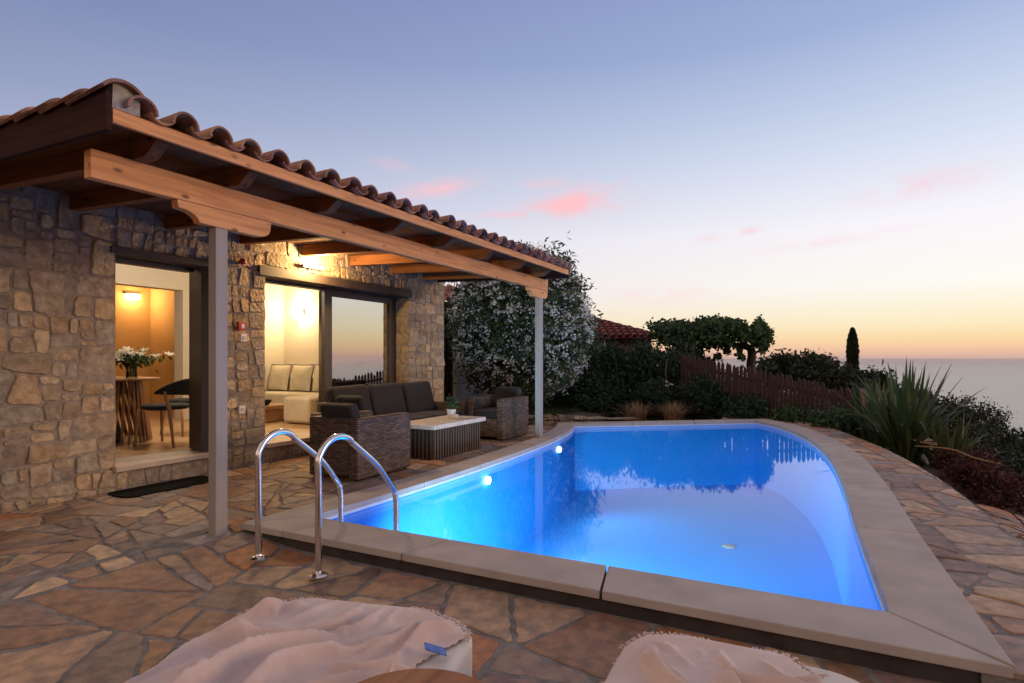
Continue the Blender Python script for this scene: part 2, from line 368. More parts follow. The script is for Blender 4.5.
# ------------------------------------------------------------------ polygon splitting (masonry, crazy paving)
def split(poly,pt,nrm):
    a=[];b=[];n_=len(poly)
    for i in range(n_):
        p=poly[i];q=poly[(i+1)%n_]
        dp=(p[0]-pt[0])*nrm[0]+(p[1]-pt[1])*nrm[1]; dq=(q[0]-pt[0])*nrm[0]+(q[1]-pt[1])*nrm[1]
        if dp>=0: a.append(p)
        else: b.append(p)
        if dp*dq<0:
            t=dp/(dp-dq); x=(p[0]+(q[0]-p[0])*t,p[1]+(q[1]-p[1])*t); a.append(x); b.append(x)
    return a,b
def area(p):
    return .5*sum(p[i][0]*p[(i+1)%len(p)][1]-p[(i+1)%len(p)][0]*p[i][1] for i in range(len(p)))
def cen(p): return (sum(q[0] for q in p)/len(p),sum(q[1] for q in p)/len(p))
def inset(poly,dist):
    n_=len(poly); out=[]
    res=poly
    for i in range(n_):
        p=poly[i];q=poly[(i+1)%n_]; ex,ey=q[0]-p[0],q[1]-p[1]; L=math.hypot(ex,ey)
        if L<1e-6: continue
        nx,ny=-ey/L,ex/L
        res,_=split(res,(p[0]+nx*dist,p[1]+ny*dist),(nx,ny))
        if len(res)<3: return []
    return res
def chop(poly,dist=.03):
    """cut sharp corners"""
    n_=len(poly); out=[]
    for i in range(n_):
        a=poly[i-1];p=poly[i];b=poly[(i+1)%n_]
        la=math.hypot(a[0]-p[0],a[1]-p[1]); lb=math.hypot(b[0]-p[0],b[1]-p[1])
        if la<1e-5 or lb<1e-5: continue
        da=min(dist*random.uniform(.5,1.4),la*.33); db=min(dist*random.uniform(.5,1.4),lb*.33)
        pa=(p[0]+(a[0]-p[0])*da/la,p[1]+(a[1]-p[1])*da/la); pb=(p[0]+(b[0]-p[0])*db/lb,p[1]+(b[1]-p[1])*db/lb)
        out+=[pa,((pa[0]+pb[0]+p[0]*1.2)/3.2,(pa[1]+pb[1]+p[1]*1.2)/3.2),pb]
    return out
def masonry(poly,amin,amax,rng,wall=True):
    st=[poly];out=[]
    while st:
        p=st.pop(); a=abs(area(p))
        if a<1e-4: continue
        xs=[q[0] for q in p];ys=[q[1] for q in p]; w=max(xs)-min(xs);h=max(ys)-min(ys)
        target=amin*(amax/amin)**(rng.random()**1.3)
        if a<target*1.5 and (w<h*3.2 and h<w*2.4): out.append(p); continue
        c=cen(p)
        if wall:
            if w>h*1.15: ang=rng.gauss(0,.10)           # vertical cut
            else: ang=math.pi/2+rng.gauss(0,.07)
            t=rng.uniform(.36,.64)
            pt=(min(xs)+w*t,c[1]) if w>h*1.15 else (c[0],min(ys)+h*t)
        else:
            ang=(0 if w>h else math.pi/2)+rng.gauss(0,.36)
            pt=(c[0]+w*rng.uniform(-.15,.15),c[1]+h*rng.uniform(-.15,.15))
        A,B=split(p,pt,(math.cos(ang),math.sin(ang)))
        if len(A)<3 or len(B)<3: out.append(p); continue
        st+=[A,B]
    return out
wall_tones=[(.46,.36,.24),(.52,.41,.28),(.40,.32,.22),(.56,.45,.30),(.46,.38,.28),(.34,.28,.21),(.58,.44,.27),(.48,.36,.22),(.43,.38,.30)]
flag_tones=[(.36,.18,.09),(.25,.215,.20),(.42,.31,.20),(.32,.155,.08),(.20,.14,.125),(.27,.165,.105),(.30,.19,.125),(.24,.15,.10),(.22,.165,.135),(.34,.235,.155),(.28,.21,.165),(.21,.145,.115),(.30,.18,.105),(.25,.19,.155),(.36,.26,.18)]

def wobble(poly,step,amp,rng):
    out=[]
    for i in range(len(poly)):
        p=poly[i];q=poly[(i+1)%len(poly)]; L=math.hypot(q[0]-p[0],q[1]-p[1]); k=max(1,int(L/step))
        for j in range(k):
            t=j/k; out.append((p[0]+(q[0]-p[0])*t+rng.gauss(0,amp),p[1]+(q[1]-p[1])*t+rng.gauss(0,amp)))
    return out
def stone_face(mb,poly,rng,to3,depth,tone):
    """a dressed rubble stone: rounded outline rings rising to a bulged centre; to3(u,v,d)->xyz"""
    c=cen(poly); n_=len(poly); rings=[]
    tilt=(rng.gauss(0,.05),rng.gauss(0,.05))
    for k,(sc,dd) in enumerate([(1.0,-.015),(1.0,depth*.55),(.93,depth)]):
        rg=[]
        for q in poly:
            u=c[0]+(q[0]-c[0])*sc; v=c[1]+(q[1]-c[1])*sc
            e=dd+((tilt[0]*(u-c[0])+tilt[1]*(v-c[1])) if k>0 else 0)
            rg.append(to3(u,v,e))
        rings.append(rg)
    vs=[p for rg in rings for p in rg]
    fs=[(k*n_+i,k*n_+(i+1)%n_,(k+1)*n_+(i+1)%n_,(k+1)*n_+i) for k in range(2) for i in range(n_)]
    fs+=[tuple(2*n_+i for i in range(n_))]
    mb.add(vs,fs,tone)

# ================================================================== HOUSE
WY=6.15
house=empty('stone_house',(5,6.15,0),'single storey stone house with a timber porch and clay tiled roof left of the pool','house')
rng=random.Random(11)
wm=MB(); back=MB()
regions=[(.2,3.46,-.2,2.86),(3.46,4.45,2.40,2.86),(3.46,4.45,-.2,.19),(4.45,5.24,-.2,2.86),(5.24,8.17,2.46,2.86),(5.24,8.17,-.2,.19),(8.17,9.24,-.2,2.86)]
for (x0,x1,z0,z1) in regions:
    if x0==4.45:
        back.hexa([(x0,WY,z0),(x1,WY,z0),(x1,WY+.40,z0),(x0+.13,WY+.40,z0),(x0,WY,z1),(x1,WY,z1),(x1,WY+.40,z1),(x0+.13,WY+.40,z1)])
    else: back.box(x0,WY,z0,x1,WY+.40,z1)
    small=(x1-x0<1.2)
    for p in masonry([(x0,z0),(x1,z0),(x1,z1),(x0,z1)],.014 if small else .009,.08 if small else .12,rng):
        q=inset(p,.007+.006*rng.random())
        if len(q)<3 or abs(area(q))<.002: continue
        q=wobble(chop(q,.026),.045,.0042,rng)
        t=rng.choice(wall_tones); k=rng.uniform(.85,1.12)
        stone_face(wm,q,rng,lambda u,v,e:(u,WY-e+.004,v),rng.uniform(.008,.026),(t[0]*k,t[1]*k,t[2]*k))
# reveals: stones on the side of the right hand pier and of the door openings
for (X,sgn,z0,z1) in ((8.17,-1,.2,2.33),(5.24,1,.2,2.33)):
    for p in masonry([(WY+.0,z0),(WY+.38,z0),(WY+.38,z1),(WY+.0,z1)],.015,.07,rng):
        q=inset(p,.008)
        if len(q)<3: continue
        q=wobble(chop(q,.03),.05,.0025,rng); t=rng.choice(wall_tones)
        if sgn>0: q=q[::-1]
        stone_face(wm,q,rng,lambda u,v,e,X=X,sgn=sgn:(X+sgn*(e-.004),u,v),.012,t)
# end wall facing +x
for p in masonry([(WY,-.2),(10.2,-.2),(10.2,2.9),(WY,2.9)],.02,.10,rng):
    q=inset(p,.009)
    if len(q)<3: continue
    q=wobble(chop(q,.035),.08,.0028,rng)[::-1]; t=rng.choice(wall_tones)
    stone_face(wm,q,rng,lambda u,v,e:(9.24+e-.02,u,v),.02,t)
back.box(8.99,WY+.404,-.2,9.23,10.2,2.9)
wo_=wm.build('stone_wall',M['stone'],house,smooth=False)
back.build('wall_mortar',M['mortar'],house)
wc=MB(); wc.box(5.13,WY-.045,2.335,8.22,WY+.42,2.455); wc.build('steel_lintel',M['lintel'],house,bevel=.004)
wc=MB(); wc.box(3.40,WY-.04,2.335,4.56,WY+.42,2.40); wc.build('steel_lintel',M['lintel'],house,bevel=.004)
for x0,x1 in ((3.43,4.46),(5.22,8.18)):
    wc=MB(); wc.box(x0,WY-.07,.195,x1,WY+.46,.25); wc.build('threshold',M['sill'],house,bevel=.006)
# interior shell
it=MB()
it.box(.2,WY+.41,.0,8.98,12.6,.238); it.build('floor',M['floor'],house)
it=MB()
it.box(8.93,WY+.41,.24,8.985,12.6,3.3)                 # end wall
it.box(.2,WY+.41,.24,.25,12.6,3.3)
it.box(6.70,9.9,.24,8.93,10.14,3.3); it.box(.26,9.9,.24,4.4,10.14,3.3); it.box(4.4,9.9,2.50,6.70,10.14,3.3)
it.box(.2,WY+.40,2.42,8.93,WY+.46,3.3)               # inner face over the doors
it.build('interior_wall',M['plaster'],house)
it=MB(); it.box(.26,12.3,.24,8.92,12.5,3.3); it.box(7.6,10.15,.24,7.7,12.29,3.3)
it.build('kitchen_wall',M['ochre'],house)
it=MB(); it.hexa([(.2,6.5,3.06),(8.98,6.5,3.06),(8.98,9.95,3.02),(.2,9.95,3.02),(.2,6.5,3.2),(8.98,6.5,3.2),(8.98,9.95,3.16),(.2,9.95,3.16)])
it.box(.2,9.96,2.95,8.98,12.6,3.05)
it.build('ceiling',M['ceil'],house)
for (a,b) in (((5.7,9.85,2.98),(4.9,7.0,2.92)),((6.9,9.85,2.92),(5.9,6.7,3.02)),((8.88,9.6,2.85),(7.6,6.6,3.0)),((7.4,9.85,3.0),(8.6,6.7,2.9))):
    it=MB(); it.bar(a,b,.11,.15); it.build('ceiling_beam',M['ceil'],house)
it=MB(); it.box(5.0,12.0,.24,6.7,12.28,2.3); it.build('cupboard',M['walnut'],house,bevel=.01)
# sliding doors
def sliding(x0,x1,z0,z1,y,label):
    fr=MB(); s_=.11
    fr.box(x0,y,z0,x0+s_+.04,y+.06,z1); fr.box(x1-s_-.06,y,z0,x1,y+.06,z1)
    fr.box(x0+s_+.041,y,z1-s_,x1-s_-.061,y+.06,z1); fr.box(x0+s_+.041,y,z0,x1-s_-.061,y+.06,z0+s_)
    f=fr.build('sliding_door',M['frame'],house,bevel=.004); f['label']=label
    g=MB(); g.box(x0+s_+.042,y+.025,z0+s_+.001,x1-s_-.062,y+.035,z1-s_-.001); g.build('pane',M['glass'],f)
    return f
sliding(6.50,8.14,.252,2.333,WY+.24,'dark framed glass sliding door with the sunset reflected in it')
for bb in ((6.60,WY+.31,.252,6.68,WY+.37,2.333),(5.255,WY+.24,2.30,6.49,WY+.37,2.334),(8.10,WY+.31,.252,8.16,WY+.38,2.333),(3.47,WY+.2,2.29,4.43,WY+.33,2.334)):
    fr=MB(); fr.box(*bb); fr.build('door_frame',M['frame'],house,bevel=.003)
fr=MB(); fr.hexa([(4.40,WY+.03,.252),(4.449,WY-.03,.252),(4.60,WY+.44,.252),(4.535,WY+.44,.252),(4.40,WY+.03,2.334),(4.449,WY-.03,2.334),(4.60,WY+.44,2.334),(4.535,WY+.44,2.334)]); fr.build('door_jamb',M['frame'],house,bevel=.003)
# curtain behind the fixed pane
P=[]
for i in range(90):
    x=6.68+i*(1.42/89); yy=WY+.52+.022*math.sin(i*.95)+.012*math.sin(i*.41+1)
    P.append([(x,yy,.27),(x,yy+.004*math.sin(i),1.3),(x,yy,2.4)])
cu=MB(); cu.grid(P); tag(cu.build('curtain',M['curtain'],None,smooth=True,solid=.004),'pleated pale curtain hanging behind the closed glass door','curtain')

# porch structure ----------------------------------------------------
def post(x,y,w=.125,dp=.11,name='post'):
    p=MB(); p.box(x,y,-.06,x+w,y+dp,2.282); p.build(name,M['postgrey'],house,bevel=.006)
post(2.965,4.0,.103,.085); post(8.745,3.99,.13,.085)
b=MB(); b.box(2.10,3.992,2.42,9.08,4.068,2.60); b.build('beam',M['pine'],house,bevel=.006)
def corbel(x0,x1):
    z1=2.418;z0=2.282; w=x1-x0
    pts=[(x0,z1)]
    for k in range(6):
        a=k/5*math.pi/2; pts.append((x0+.01+w*.20*math.sin(a)*1.0,z1-.055-(z1-z0-.06)*(1-math.cos(a))))
    pts+= [(x0+w*.42,z0),(x1-w*.15,z0)]
    for k in range(1,7):
        a=k/6*math.pi/2; pts.append((x1-w*.15+w*.14*math.sin(a),z0+.07*(1-math.cos(a))))
    pts.append((x1,z1))
    c=MB(); c.prism_y(pts[::-1],3.995,4.065); c.build('corbel',M['pine'],house,bevel=.004)
corbel(2.66,3.47); corbel(8.36,9.07)
SL=.035; EY=3.62; VS=.012
def rz(y): return 2.60+SL*(y-4.06)
rx=[2.35,3.05,3.95,4.87,5.80,6.74,7.68,8.55]
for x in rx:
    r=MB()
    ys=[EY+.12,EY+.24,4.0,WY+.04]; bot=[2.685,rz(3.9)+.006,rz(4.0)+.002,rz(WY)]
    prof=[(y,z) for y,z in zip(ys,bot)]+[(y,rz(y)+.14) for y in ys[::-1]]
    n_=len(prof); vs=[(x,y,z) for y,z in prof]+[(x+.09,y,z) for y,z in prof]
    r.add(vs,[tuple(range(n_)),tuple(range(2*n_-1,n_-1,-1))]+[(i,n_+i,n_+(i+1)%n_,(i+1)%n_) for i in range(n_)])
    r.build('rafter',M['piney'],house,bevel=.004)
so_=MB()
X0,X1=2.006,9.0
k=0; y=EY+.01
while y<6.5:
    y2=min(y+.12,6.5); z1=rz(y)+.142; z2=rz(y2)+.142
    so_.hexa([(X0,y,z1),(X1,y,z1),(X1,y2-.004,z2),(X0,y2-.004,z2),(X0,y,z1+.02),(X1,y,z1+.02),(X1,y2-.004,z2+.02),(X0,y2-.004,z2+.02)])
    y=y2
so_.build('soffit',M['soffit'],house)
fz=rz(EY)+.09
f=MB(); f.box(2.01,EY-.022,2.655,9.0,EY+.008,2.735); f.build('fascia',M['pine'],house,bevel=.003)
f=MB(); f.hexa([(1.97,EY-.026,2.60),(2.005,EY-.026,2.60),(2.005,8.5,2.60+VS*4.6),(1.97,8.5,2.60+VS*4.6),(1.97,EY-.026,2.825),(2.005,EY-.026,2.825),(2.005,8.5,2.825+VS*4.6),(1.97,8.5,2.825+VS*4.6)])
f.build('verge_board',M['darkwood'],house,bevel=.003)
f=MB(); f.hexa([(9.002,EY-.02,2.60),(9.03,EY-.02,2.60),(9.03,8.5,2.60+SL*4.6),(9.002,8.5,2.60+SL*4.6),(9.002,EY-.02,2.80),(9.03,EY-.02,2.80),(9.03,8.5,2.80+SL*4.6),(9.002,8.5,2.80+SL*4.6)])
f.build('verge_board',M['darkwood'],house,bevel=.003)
# barrel tiles
def barrel(mb,p0,p1,r0,r1,up,arc=180,n_=9,th=.014,tone=None,conc=False):
    """half barrel shell from p0 (radius r0) to p1 (radius r1); conc -> opening up"""
    p0=Vector(p0);p1=Vector(p1);d_=(p1-p0).normalized();u=Vector(up);sd_=d_.cross(u).normalized();u=sd_.cross(d_).normalized()
    if conc: u=-u
    vs=[]
    for p,r in ((p0,r0),(p1,r1)):
        for rr in (r,r-th):
            for k in range(n_+1):
                a=R((180-arc)/2)+R(arc)*k/n_
                vs.append(p+sd_*(math.cos(a)*rr)+u*(math.sin(a)*rr))
    m=n_+1;fs=[]
    for k in range(n_):
        fs.append((k,k+1,2*m+k+1,2*m+k)); fs.append((m+k+1,m+k,3*m+k,3*m+k+1))
        fs.append((k+1,k,m+k,m+k+1)); fs.append((2*m+k,2*m+k+1,3*m+k+1,3*m+k))
    fs+=[(0,2*m,3*m,m),(n_,m+n_,3*m+n_,2*m+n_)]
    mb.add(vs,fs,tone)
def ttone(rng): 
    k=rng.uniform(.7,1.2); return (1.0*k,rng.uniform(.85,1.1)*k,rng.uniform(.8,1.15)*k)
tl=MB(); sp_=.2515
def tz(y): return 2.748+SL*(y-EY)+max(0,y-6.6)*.2
nx=int((9.03-2.10)/sp_)
for i in range(nx+1):
    xc=2.165+i*sp_+rng.gauss(0,.005)
    y=EY-.085+rng.gauss(0,.012)
    while y<10.5:
        y2=y+.46; a=rng.gauss(0,.004)
        if i<=nx: barrel(tl,(xc+a,y,tz(y)+.014),(xc-a,y2,tz(y2)-.008),.090,.078,(0,0,1),tone=ttone(rng))
        barrel(tl,(xc+sp_/2,y+.03,tz(y)+.080),(xc+sp_/2,y2,tz(y2)+.062),.094,.082,(0,0,1),arc=118,tone=ttone(rng),conc=True)
        y=y2-.09
tl.build('roof_tiles',M['tile'],house,smooth=False)
vt=MB(); y=EY-.07
while y<10:
    y2=y+.40; z=2.742+VS*(y-EY); z2=2.742+VS*(y2-EY)
    barrel(vt,(2.055,y,z+.012),(2.055,y2,z2-.018),.152,.142,(0,0,1),arc=112,tone=ttone(rng),th=.018,n_=12)
    y=y2-.10
vt.build('verge_tiles',M['tile'],house)
vt=MB(); pts=[(2.055+.134*math.cos(R(34+112*k/12)),2.752+.134*math.sin(R(34+112*k/12))) for k in range(13)]
pts=[p for p in pts if p[0]>2.007]+[(2.007,2.738),(2.166,2.738)]
vt.prism_y(pts,EY-.02,EY+.1); vt.build('mortar_infill',M['render'],house)
# solid deck under the tiles (keeps sky out)
dk=MB(); dk.hexa([(2.06,EY+.02,2.742),(8.99,EY+.02,2.742),(8.99,6.6,2.742+SL*3.0),(2.06,6.6,2.742+SL*3.0),(2.06,EY+.02,2.758),(8.99,EY+.02,2.758),(8.99,6.6,2.758+SL*3.0),(2.06,6.6,2.758+SL*3.0)])
dk.hexa([(.2,6.62,2.93),(9.0,6.62,2.93),(9.0,12.8,4.1),(.2,12.8,4.1),(.2,6.62,2.98),(9.0,6.62,2.98),(9.0,12.8,4.15),(.2,12.8,4.15)])
dk.build('roof_deck',M['soffit'],house)

# wall lights -----------------------------------------------------------
def point(name,loc,e,col,rad,parent=None):
    L=bpy.data.lights.new(name,'POINT'); L.energy=e; L.color=col; L.shadow_soft_size=rad
    o=bpy.data.objects.new(name,L); C.objects.link(o)
    if parent is not None: o.parent=parent; o.location=Vector(loc)-origin(parent)
    else: o.location=loc
    return o
wl=empty('wall_light',(5.96,WY,2.60),'lit metal wall light on the stone above the large glass door','wall light')
b=MB(); b.box(5.78,WY-.10,2.515,6.12,WY-.06,2.565); b.box(5.88,WY-.062,2.51,6.00,WY-.02,2.57); b.build('lamp_body',M['steel'],wl,bevel=.006)
b=MB(); b.box(5.79,WY-.118,2.518,6.11,WY-.101,2.562); b.build('lamp_diffuser',M['bulbw'],wl)
point('lamp_or_fill_light',(5.95,WY-.26,2.55),92,(1,.62,.25),.05,wl)
def sconce(nm,loc,label,e):
    x,y,z=loc
    t=empty('wall_sconce',loc,label,'wall light')
    b=MB(); b.box(x-.02,y-.03,z-.06,x,y+.03,z+.06); b.tube([(x-.08,y-.12,z-.05),(x-.08,y+.12,z+.07)],.012); b.tube([(x-.08,y,z),(x,y,z)],.01); b.build('sconce_bracket',M['iron'],t)
    for dy,dz in ((-.13,.13),(.13,-.08)):
        g=MB(); g.lathe([(.001,-.06),(.04,-.05),(.055,0),(.04,.05),(.001,.06)],x-.08,y+dy,16,z+dz); g.build('sconce_globe',M['bulb'],t,smooth=True)
    point('sconce_light',(x-.22,y,z+.05),e,(1,.72,.38),.12,t)
    return t
sconce('a',(8.93,9.33,2.26),'lit two bulb sconce on the end wall of the living room',46)
ks=empty('wall_sconce',(6.95,12.29,2.45),'small lit ceiling lamp glowing in the ochre kitchen','wall light')
b=MB(); b.box(7.10,12.18,2.50,7.34,12.29,2.60); b.build('lamp_diffuser',M['bulb'],ks,bevel=.01)
b=MB(); b.box(7.07,12.24,2.60,7.37,12.297,2.63); b.build('lamp_plate',M['iron'],ks)
point('lamp_or_fill_light',(7.2,12.0,2.5),13,(1,.66,.34),.1,ks)
point('lamp_or_fill_light',(5.3,7.7,2.6),92,(1,.84,.62),.25,house)  # unseen fill light without a fitting, added to brighten the dining side
# small wall devices
a=empty('fire_alarm',(4.87,WY,1.69),'red fire alarm call point on the stone pier','alarm')
b=MB(); b.box(4.80,WY-.085,1.64,4.90,WY-.04,1.74); b.build('housing',M['red'],a,bevel=.006)
b=MB(); b.box(4.83,WY-.093,1.665,4.87,WY-.0855,1.715); b.build('call_button',M['white'],a)
for (x,z,lb) in ((4.88,1.55,'small beige switch plate just below the red alarm'),(4.86,.70,'small beige socket plate low on the stone pier')):
    a=empty('wall_switch',(x,WY,z),lb,'switch','switch plates on the stone pier')
    b=MB(); b.box(x-.04,WY-.07,z-.045,x+.04,WY-.04,z+.045); b.build('switch_plate',M['white'],a,bevel=.005)
    b=MB(); b.box(x-.018,WY-.078,z-.022,x+.018,WY-.0705,z+.022); b.build('rocker',M['sill'],a)
a=MB(); a.lathe([(.001,0),(.04,.005),(.045,.03),(.03,.06),(.001,.07)],4.86,WY-.07,14,2.42); tag(a.build('alarm_siren',M['red'],None,smooth=True),'small dark red siren dome on the stone above the alarm','siren')

# ================================================================== POOL
def cat(pts,sub=6):
    out=[]
    for i in range(len(pts)-1):
        p0=pts[max(i-1,0)];p1=pts[i];p2=pts[i+1];p3=pts[min(i+2,len(pts)-1)]
        for k in range(sub):
            t=k/sub
            out.append(tuple(.5*((2*p1[j])+(-p0[j]+p2[j])*t+(2*p0[j]-5*p1[j]+4*p2[j]-p3[j])*t*t+(-p0[j]+3*p1[j]-3*p2[j]+p3[j])*t**3) for j in (0,1)))
    out.append(pts[-1]); return out
backside=cat([(3.55,3.63),(4.6,3.60),(5.6,3.59),(6.5,3.61),(7.4,3.65),(8.5,3.73),(9.5,3.87),(10.3,4.04),(10.9,4.24)])
farside=[(10.9,4.24),(12.05,2.7),(13.2,1.16)]
rightside=cat([(13.2,1.16),(12.34,.67),(10.8,.2),(9.0,-.09),(7.0,-.21),(5.2,-.25),(3.52,-.31)])
nearside=[(3.52,-.31),(3.53,1.6),(3.55,3.63)]
sides=[backside,farside,rightside,nearside]
offs=[.33,.34,.39,.40]
def linoff(a,b,d_):  # outward = left normal of travel (path runs clockwise)
    ex,ey=b[0]-a[0],b[1]-a[1];L=math.hypot(ex,ey); nx_,ny_=-ey/L,ex/L
    return (a[0]+nx_*d_,a[1]+ny_*d_),(ex/L,ey/L),(nx_,ny_)
def isect(p,d1,q,d2):
    den=d1[0]*d2[1]-d1[1]*d2[0]
    t=((q[0]-p[0])*d2[1]-(q[1]-p[1])*d2[0])/den
    return (p[0]+d1[0]*t,p[1]+d1[1]*t)
outers=[]
for si,s_ in enumerate(sides):
    o_=[]
    for i in range(len(s_)):
        a=s_[max(i-1,0)];b=s_[min(i+1,len(s_)-1)]
        if i==0:
            pv=sides[si-1]; p1,d1,_=linoff(pv[-2],pv[-1],offs[si-1]); p2,d2,_=linoff(s_[0],s_[1],offs[si]); o_.append(isect(p1,d1,p2,d2))
        elif i==len(s_)-1:
            nx2=sides[(si+1)%4]; p1,d1,_=linoff(s_[-2],s_[-1],offs[si]); p2,d2,_=linoff(nx2[0],nx2[1],offs[(si+1)%4]); o_.append(isect(p1,d1,p2,d2))
        else:
            _,dr,nn=linoff(a,b,0); o_.append((s_[i][0]+nn[0]*offs[si],s_[i][1]+nn[1]*offs[si]))
    outers.append(o_)
pool=empty('swimming_pool',(7.5,1.8,0),'blue lit kidney shaped swimming pool with pale stone coping','swimming pool')
inner=[p for s_ in sides for p in s_[:-1]]
outer=[p for s_ in outers for p in s_[:-1]]
ZB=-1.25
bs=MB()
n_=len(inner)
bs.add([(x,y,-.035) for x,y in inner]+[(x,y,ZB) for x,y in inner],[(i,(i+1)%n_,n_+(i+1)%n_,n_+i) for i in range(n_)]+[tuple(range(n_,2*n_))])
bs.build('basin',M['liner'],pool)
# white rail under the coping
rl=MB()
inn2=[(p[0],p[1]) for p in inner]
ci=cen(inner)
rl.add([(x,y,-.008) for x,y in inner]+[(x,y,-.034) for x,y in inner]+[(x+(ci[0]-x)*.004,y+(ci[1]-y)*.004,-.034) for x,y in inner]+[(x+(ci[0]-x)*.004,y+(ci[1]-y)*.004,-.008) for x,y in inner],
   [(3*n_+i,3*n_+(i+1)%n_,2*n_+(i+1)%n_,2*n_+i) for i in range(n_)]+[(i,(i+1)%n_,3*n_+(i+1)%n_,3*n_+i) for i in range(n_)]+[(2*n_+i,2*n_+(i+1)%n_,n_+(i+1)%n_,n_+i) for i in range(n_)])
rl.build('waterline_rail',M['lip'],pool)
rs=MB(); m_=len(outer)
def shrink(i,d_):
    a=outer[i];b=inner[i]; L=math.hypot(b[0]-a[0],b[1]-a[1]); return (a[0]+(b[0]-a[0])*d_/L,a[1]+(b[1]-a[1])*d_/L)
sh=[shrink(i,.035) for i in range(m_)]
rs.add([(x,y,-.012) for x,y in sh]+[(x,y,-.7) for x,y in sh]+[(x,y,-.012) for x,y in inner],[(i,m_+i,m_+(i+1)%m_,(i+1)%m_) for i in range(m_)]+[(i,(i+1)%m_,2*m_+(i+1)%m_,2*m_+i) for i in range(m_)])
rs.build('pool_riser',M['riser'],pool)
# slabs with open joints
def arclen(s_):
    L=[0]
    for i in range(1,len(s_)): L.append(L[-1]+math.hypot(s_[i][0]-s_[i-1][0],s_[i][1]-s_[i-1][1]))
    return L
def at(s_,L,t):
    for i in range(1,len(s_)):
        if t<=L[i]+1e-9:
            f_=(t-L[i-1])/(L[i]-L[i-1]); return (s_[i-1][0]+(s_[i][0]-s_[i-1][0])*f_,s_[i-1][1]+(s_[i][1]-s_[i-1][1])*f_, i-1+f_)
    return (*s_[-1],len(s_)-1)
def slab_side(si,joints,lab=None):
    s_=sides[si];o_=outers[si];L=arclen(s_); T=L[-1]
    js=[0]+joints+[T]
    for a,b in zip(js[:-1],js[1:]):
        a2=a+.006;b2=b-.006
        ts=[a2]+[t for t in L if a2+.03<t<b2-.03]+[b2]
        I=[];O=[]
        for t in ts:
            x,y,ix=at(s_,L,t); i=int(ix);f_=ix-i; j=min(i+1,len(o_)-1)
            I.append((x,y)); O.append((o_[i][0]+(o_[j][0]-o_[i][0])*f_,o_[i][1]+(o_[j][1]-o_[i][1])*f_))
        sb=MB(); sb.prism((O+I[::-1])[::-1],-.012,.04); sb.build('coping_slab',M['coping'],pool,bevel=.007)
slab_side(3,[1.465,2.61,3.55])   # near side, runs from the right corner to the left
slab_side(0,[.35+1.15*k for k in range(1,7)])
slab_side(1,[1.2,2.5])
Lr=arclen(rightside)[-1]
slab_side(2,[Lr-8.6,Lr-7.2,Lr-5.42,Lr-3.50,Lr-1.68][0:])
# pool water
wt=MB(); wt.add([(x,y,-.040) for x,y in inner],[tuple(range(n_-1,-1,-1))])
tag(wt.build('pool_water',M['water'],None),kind='structure')
# lamps: two in the back wall, plus added ones in the near wall
def plamp(x,y,z,dirx,diry,e,sz=150,dn=-.12):
    g=MB(); u=Vector((dirx,diry,0)).normalized()
    g.tube([Vector((x,y,z)),Vector((x,y,z))+u*.03],.048,24); g.build('pool_lamp_or_fill',M['poollamp'],pool)
    L=bpy.data.lights.new('pool_lamp_or_fill_light','SPOT'); L.energy=e; L.color=(.52,.80,1); L.shadow_soft_size=.15; L.spot_size=R(sz); L.spot_blend=1.0
    o=bpy.data.objects.new('pool_lamp_or_fill_light',L); C.objects.link(o); o.parent=pool; o.location=Vector((x,y,z-.05))+u*.12-origin(pool)
    o.rotation_euler=(-Vector((u.x,u.y,dn))).to_track_quat('Z','Y').to_euler()
plamp(6.33,3.59,-.17,0,-1,120)
plamp(9.02,3.78,-.17,-.1,-1,120)
for yy,dy_ in ((2.95,-.02),(2.0,.10),(1.15,.32)): plamp(3.56,yy,-.22,1,dy_,600,104,-.22)  # added on the hidden near wall to light the pool floor more evenly
dc=MB(); dc.lathe([(.09,0),(.09,.012),(.07,.02),(.001,.022)],8.6,1.1,24,ZB); dc.build('drain_cover',M['coping'],pool,smooth=True)

# ladder
lad=empty('pool_ladder',(3.2,3.1,-.07),'stainless steel pool ladder with two arched handrails at the near left corner','pool ladder')
def rail(y,zb):
    pts=[(2.845,y,zb),(2.845,y,.2),(2.845,y,.50)]
    cx_,cz_,r_=3.02,.575,.19
    for k in range(1,11):
        a=math.pi-(.02+k/10*(math.pi-.02-.68)); pts.append((cx_+.005+r_*math.cos(a),y,cz_+r_*math.sin(a)+.02))
    pts+= [(3.40,y,.545),(3.52,y,.42)]
    for k in range(1,6):
        a=k/5; pts.append((3.545+.08*math.sin(a*1.2),y,.385-.10*a))
    pts+= [(3.635,y,.15),(3.635,y,-.5),(3.635,y,-.95)]
    h=MB(); h.tube(cat3(pts),.0215,16); o=h.build('handrail',M['steel'],lad,smooth=True)
    h=MB(); h.lathe([(.062,0),(.062,.006),(.045,.016),(.026,.022),(.024,.03)],2.845,y,24,zb); h.build('flange',M['steel'],o,smooth=False)
def cat3(pts,sub=4):
    out=[]
    for i in range(len(pts)-1):
        p0=pts[max(i-1,0)];p1=pts[i];p2=pts[i+1];p3=pts[min(i+2,len(pts)-1)]
        for k in range(sub):
            t=k/sub
            out.append(tuple(.5*((2*p1[j])+(-p0[j]+p2[j])*t+(2*p0[j]-5*p1[j]+4*p2[j]-p3[j])*t*t+(-p0[j]+3*p1[j]-3*p2[j]+p3[j])*t**3) for j in (0,1,2)))
    out.append(pts[-1]); return out
rail(3.40,-.055); rail(2.85,-.085)
for z in (-.35,-.62,-.88):
    h=MB(); h.box(3.60,2.86,z,3.68,3.39,z+.03); h.build('tread',M['steel'],lad,bevel=.005)

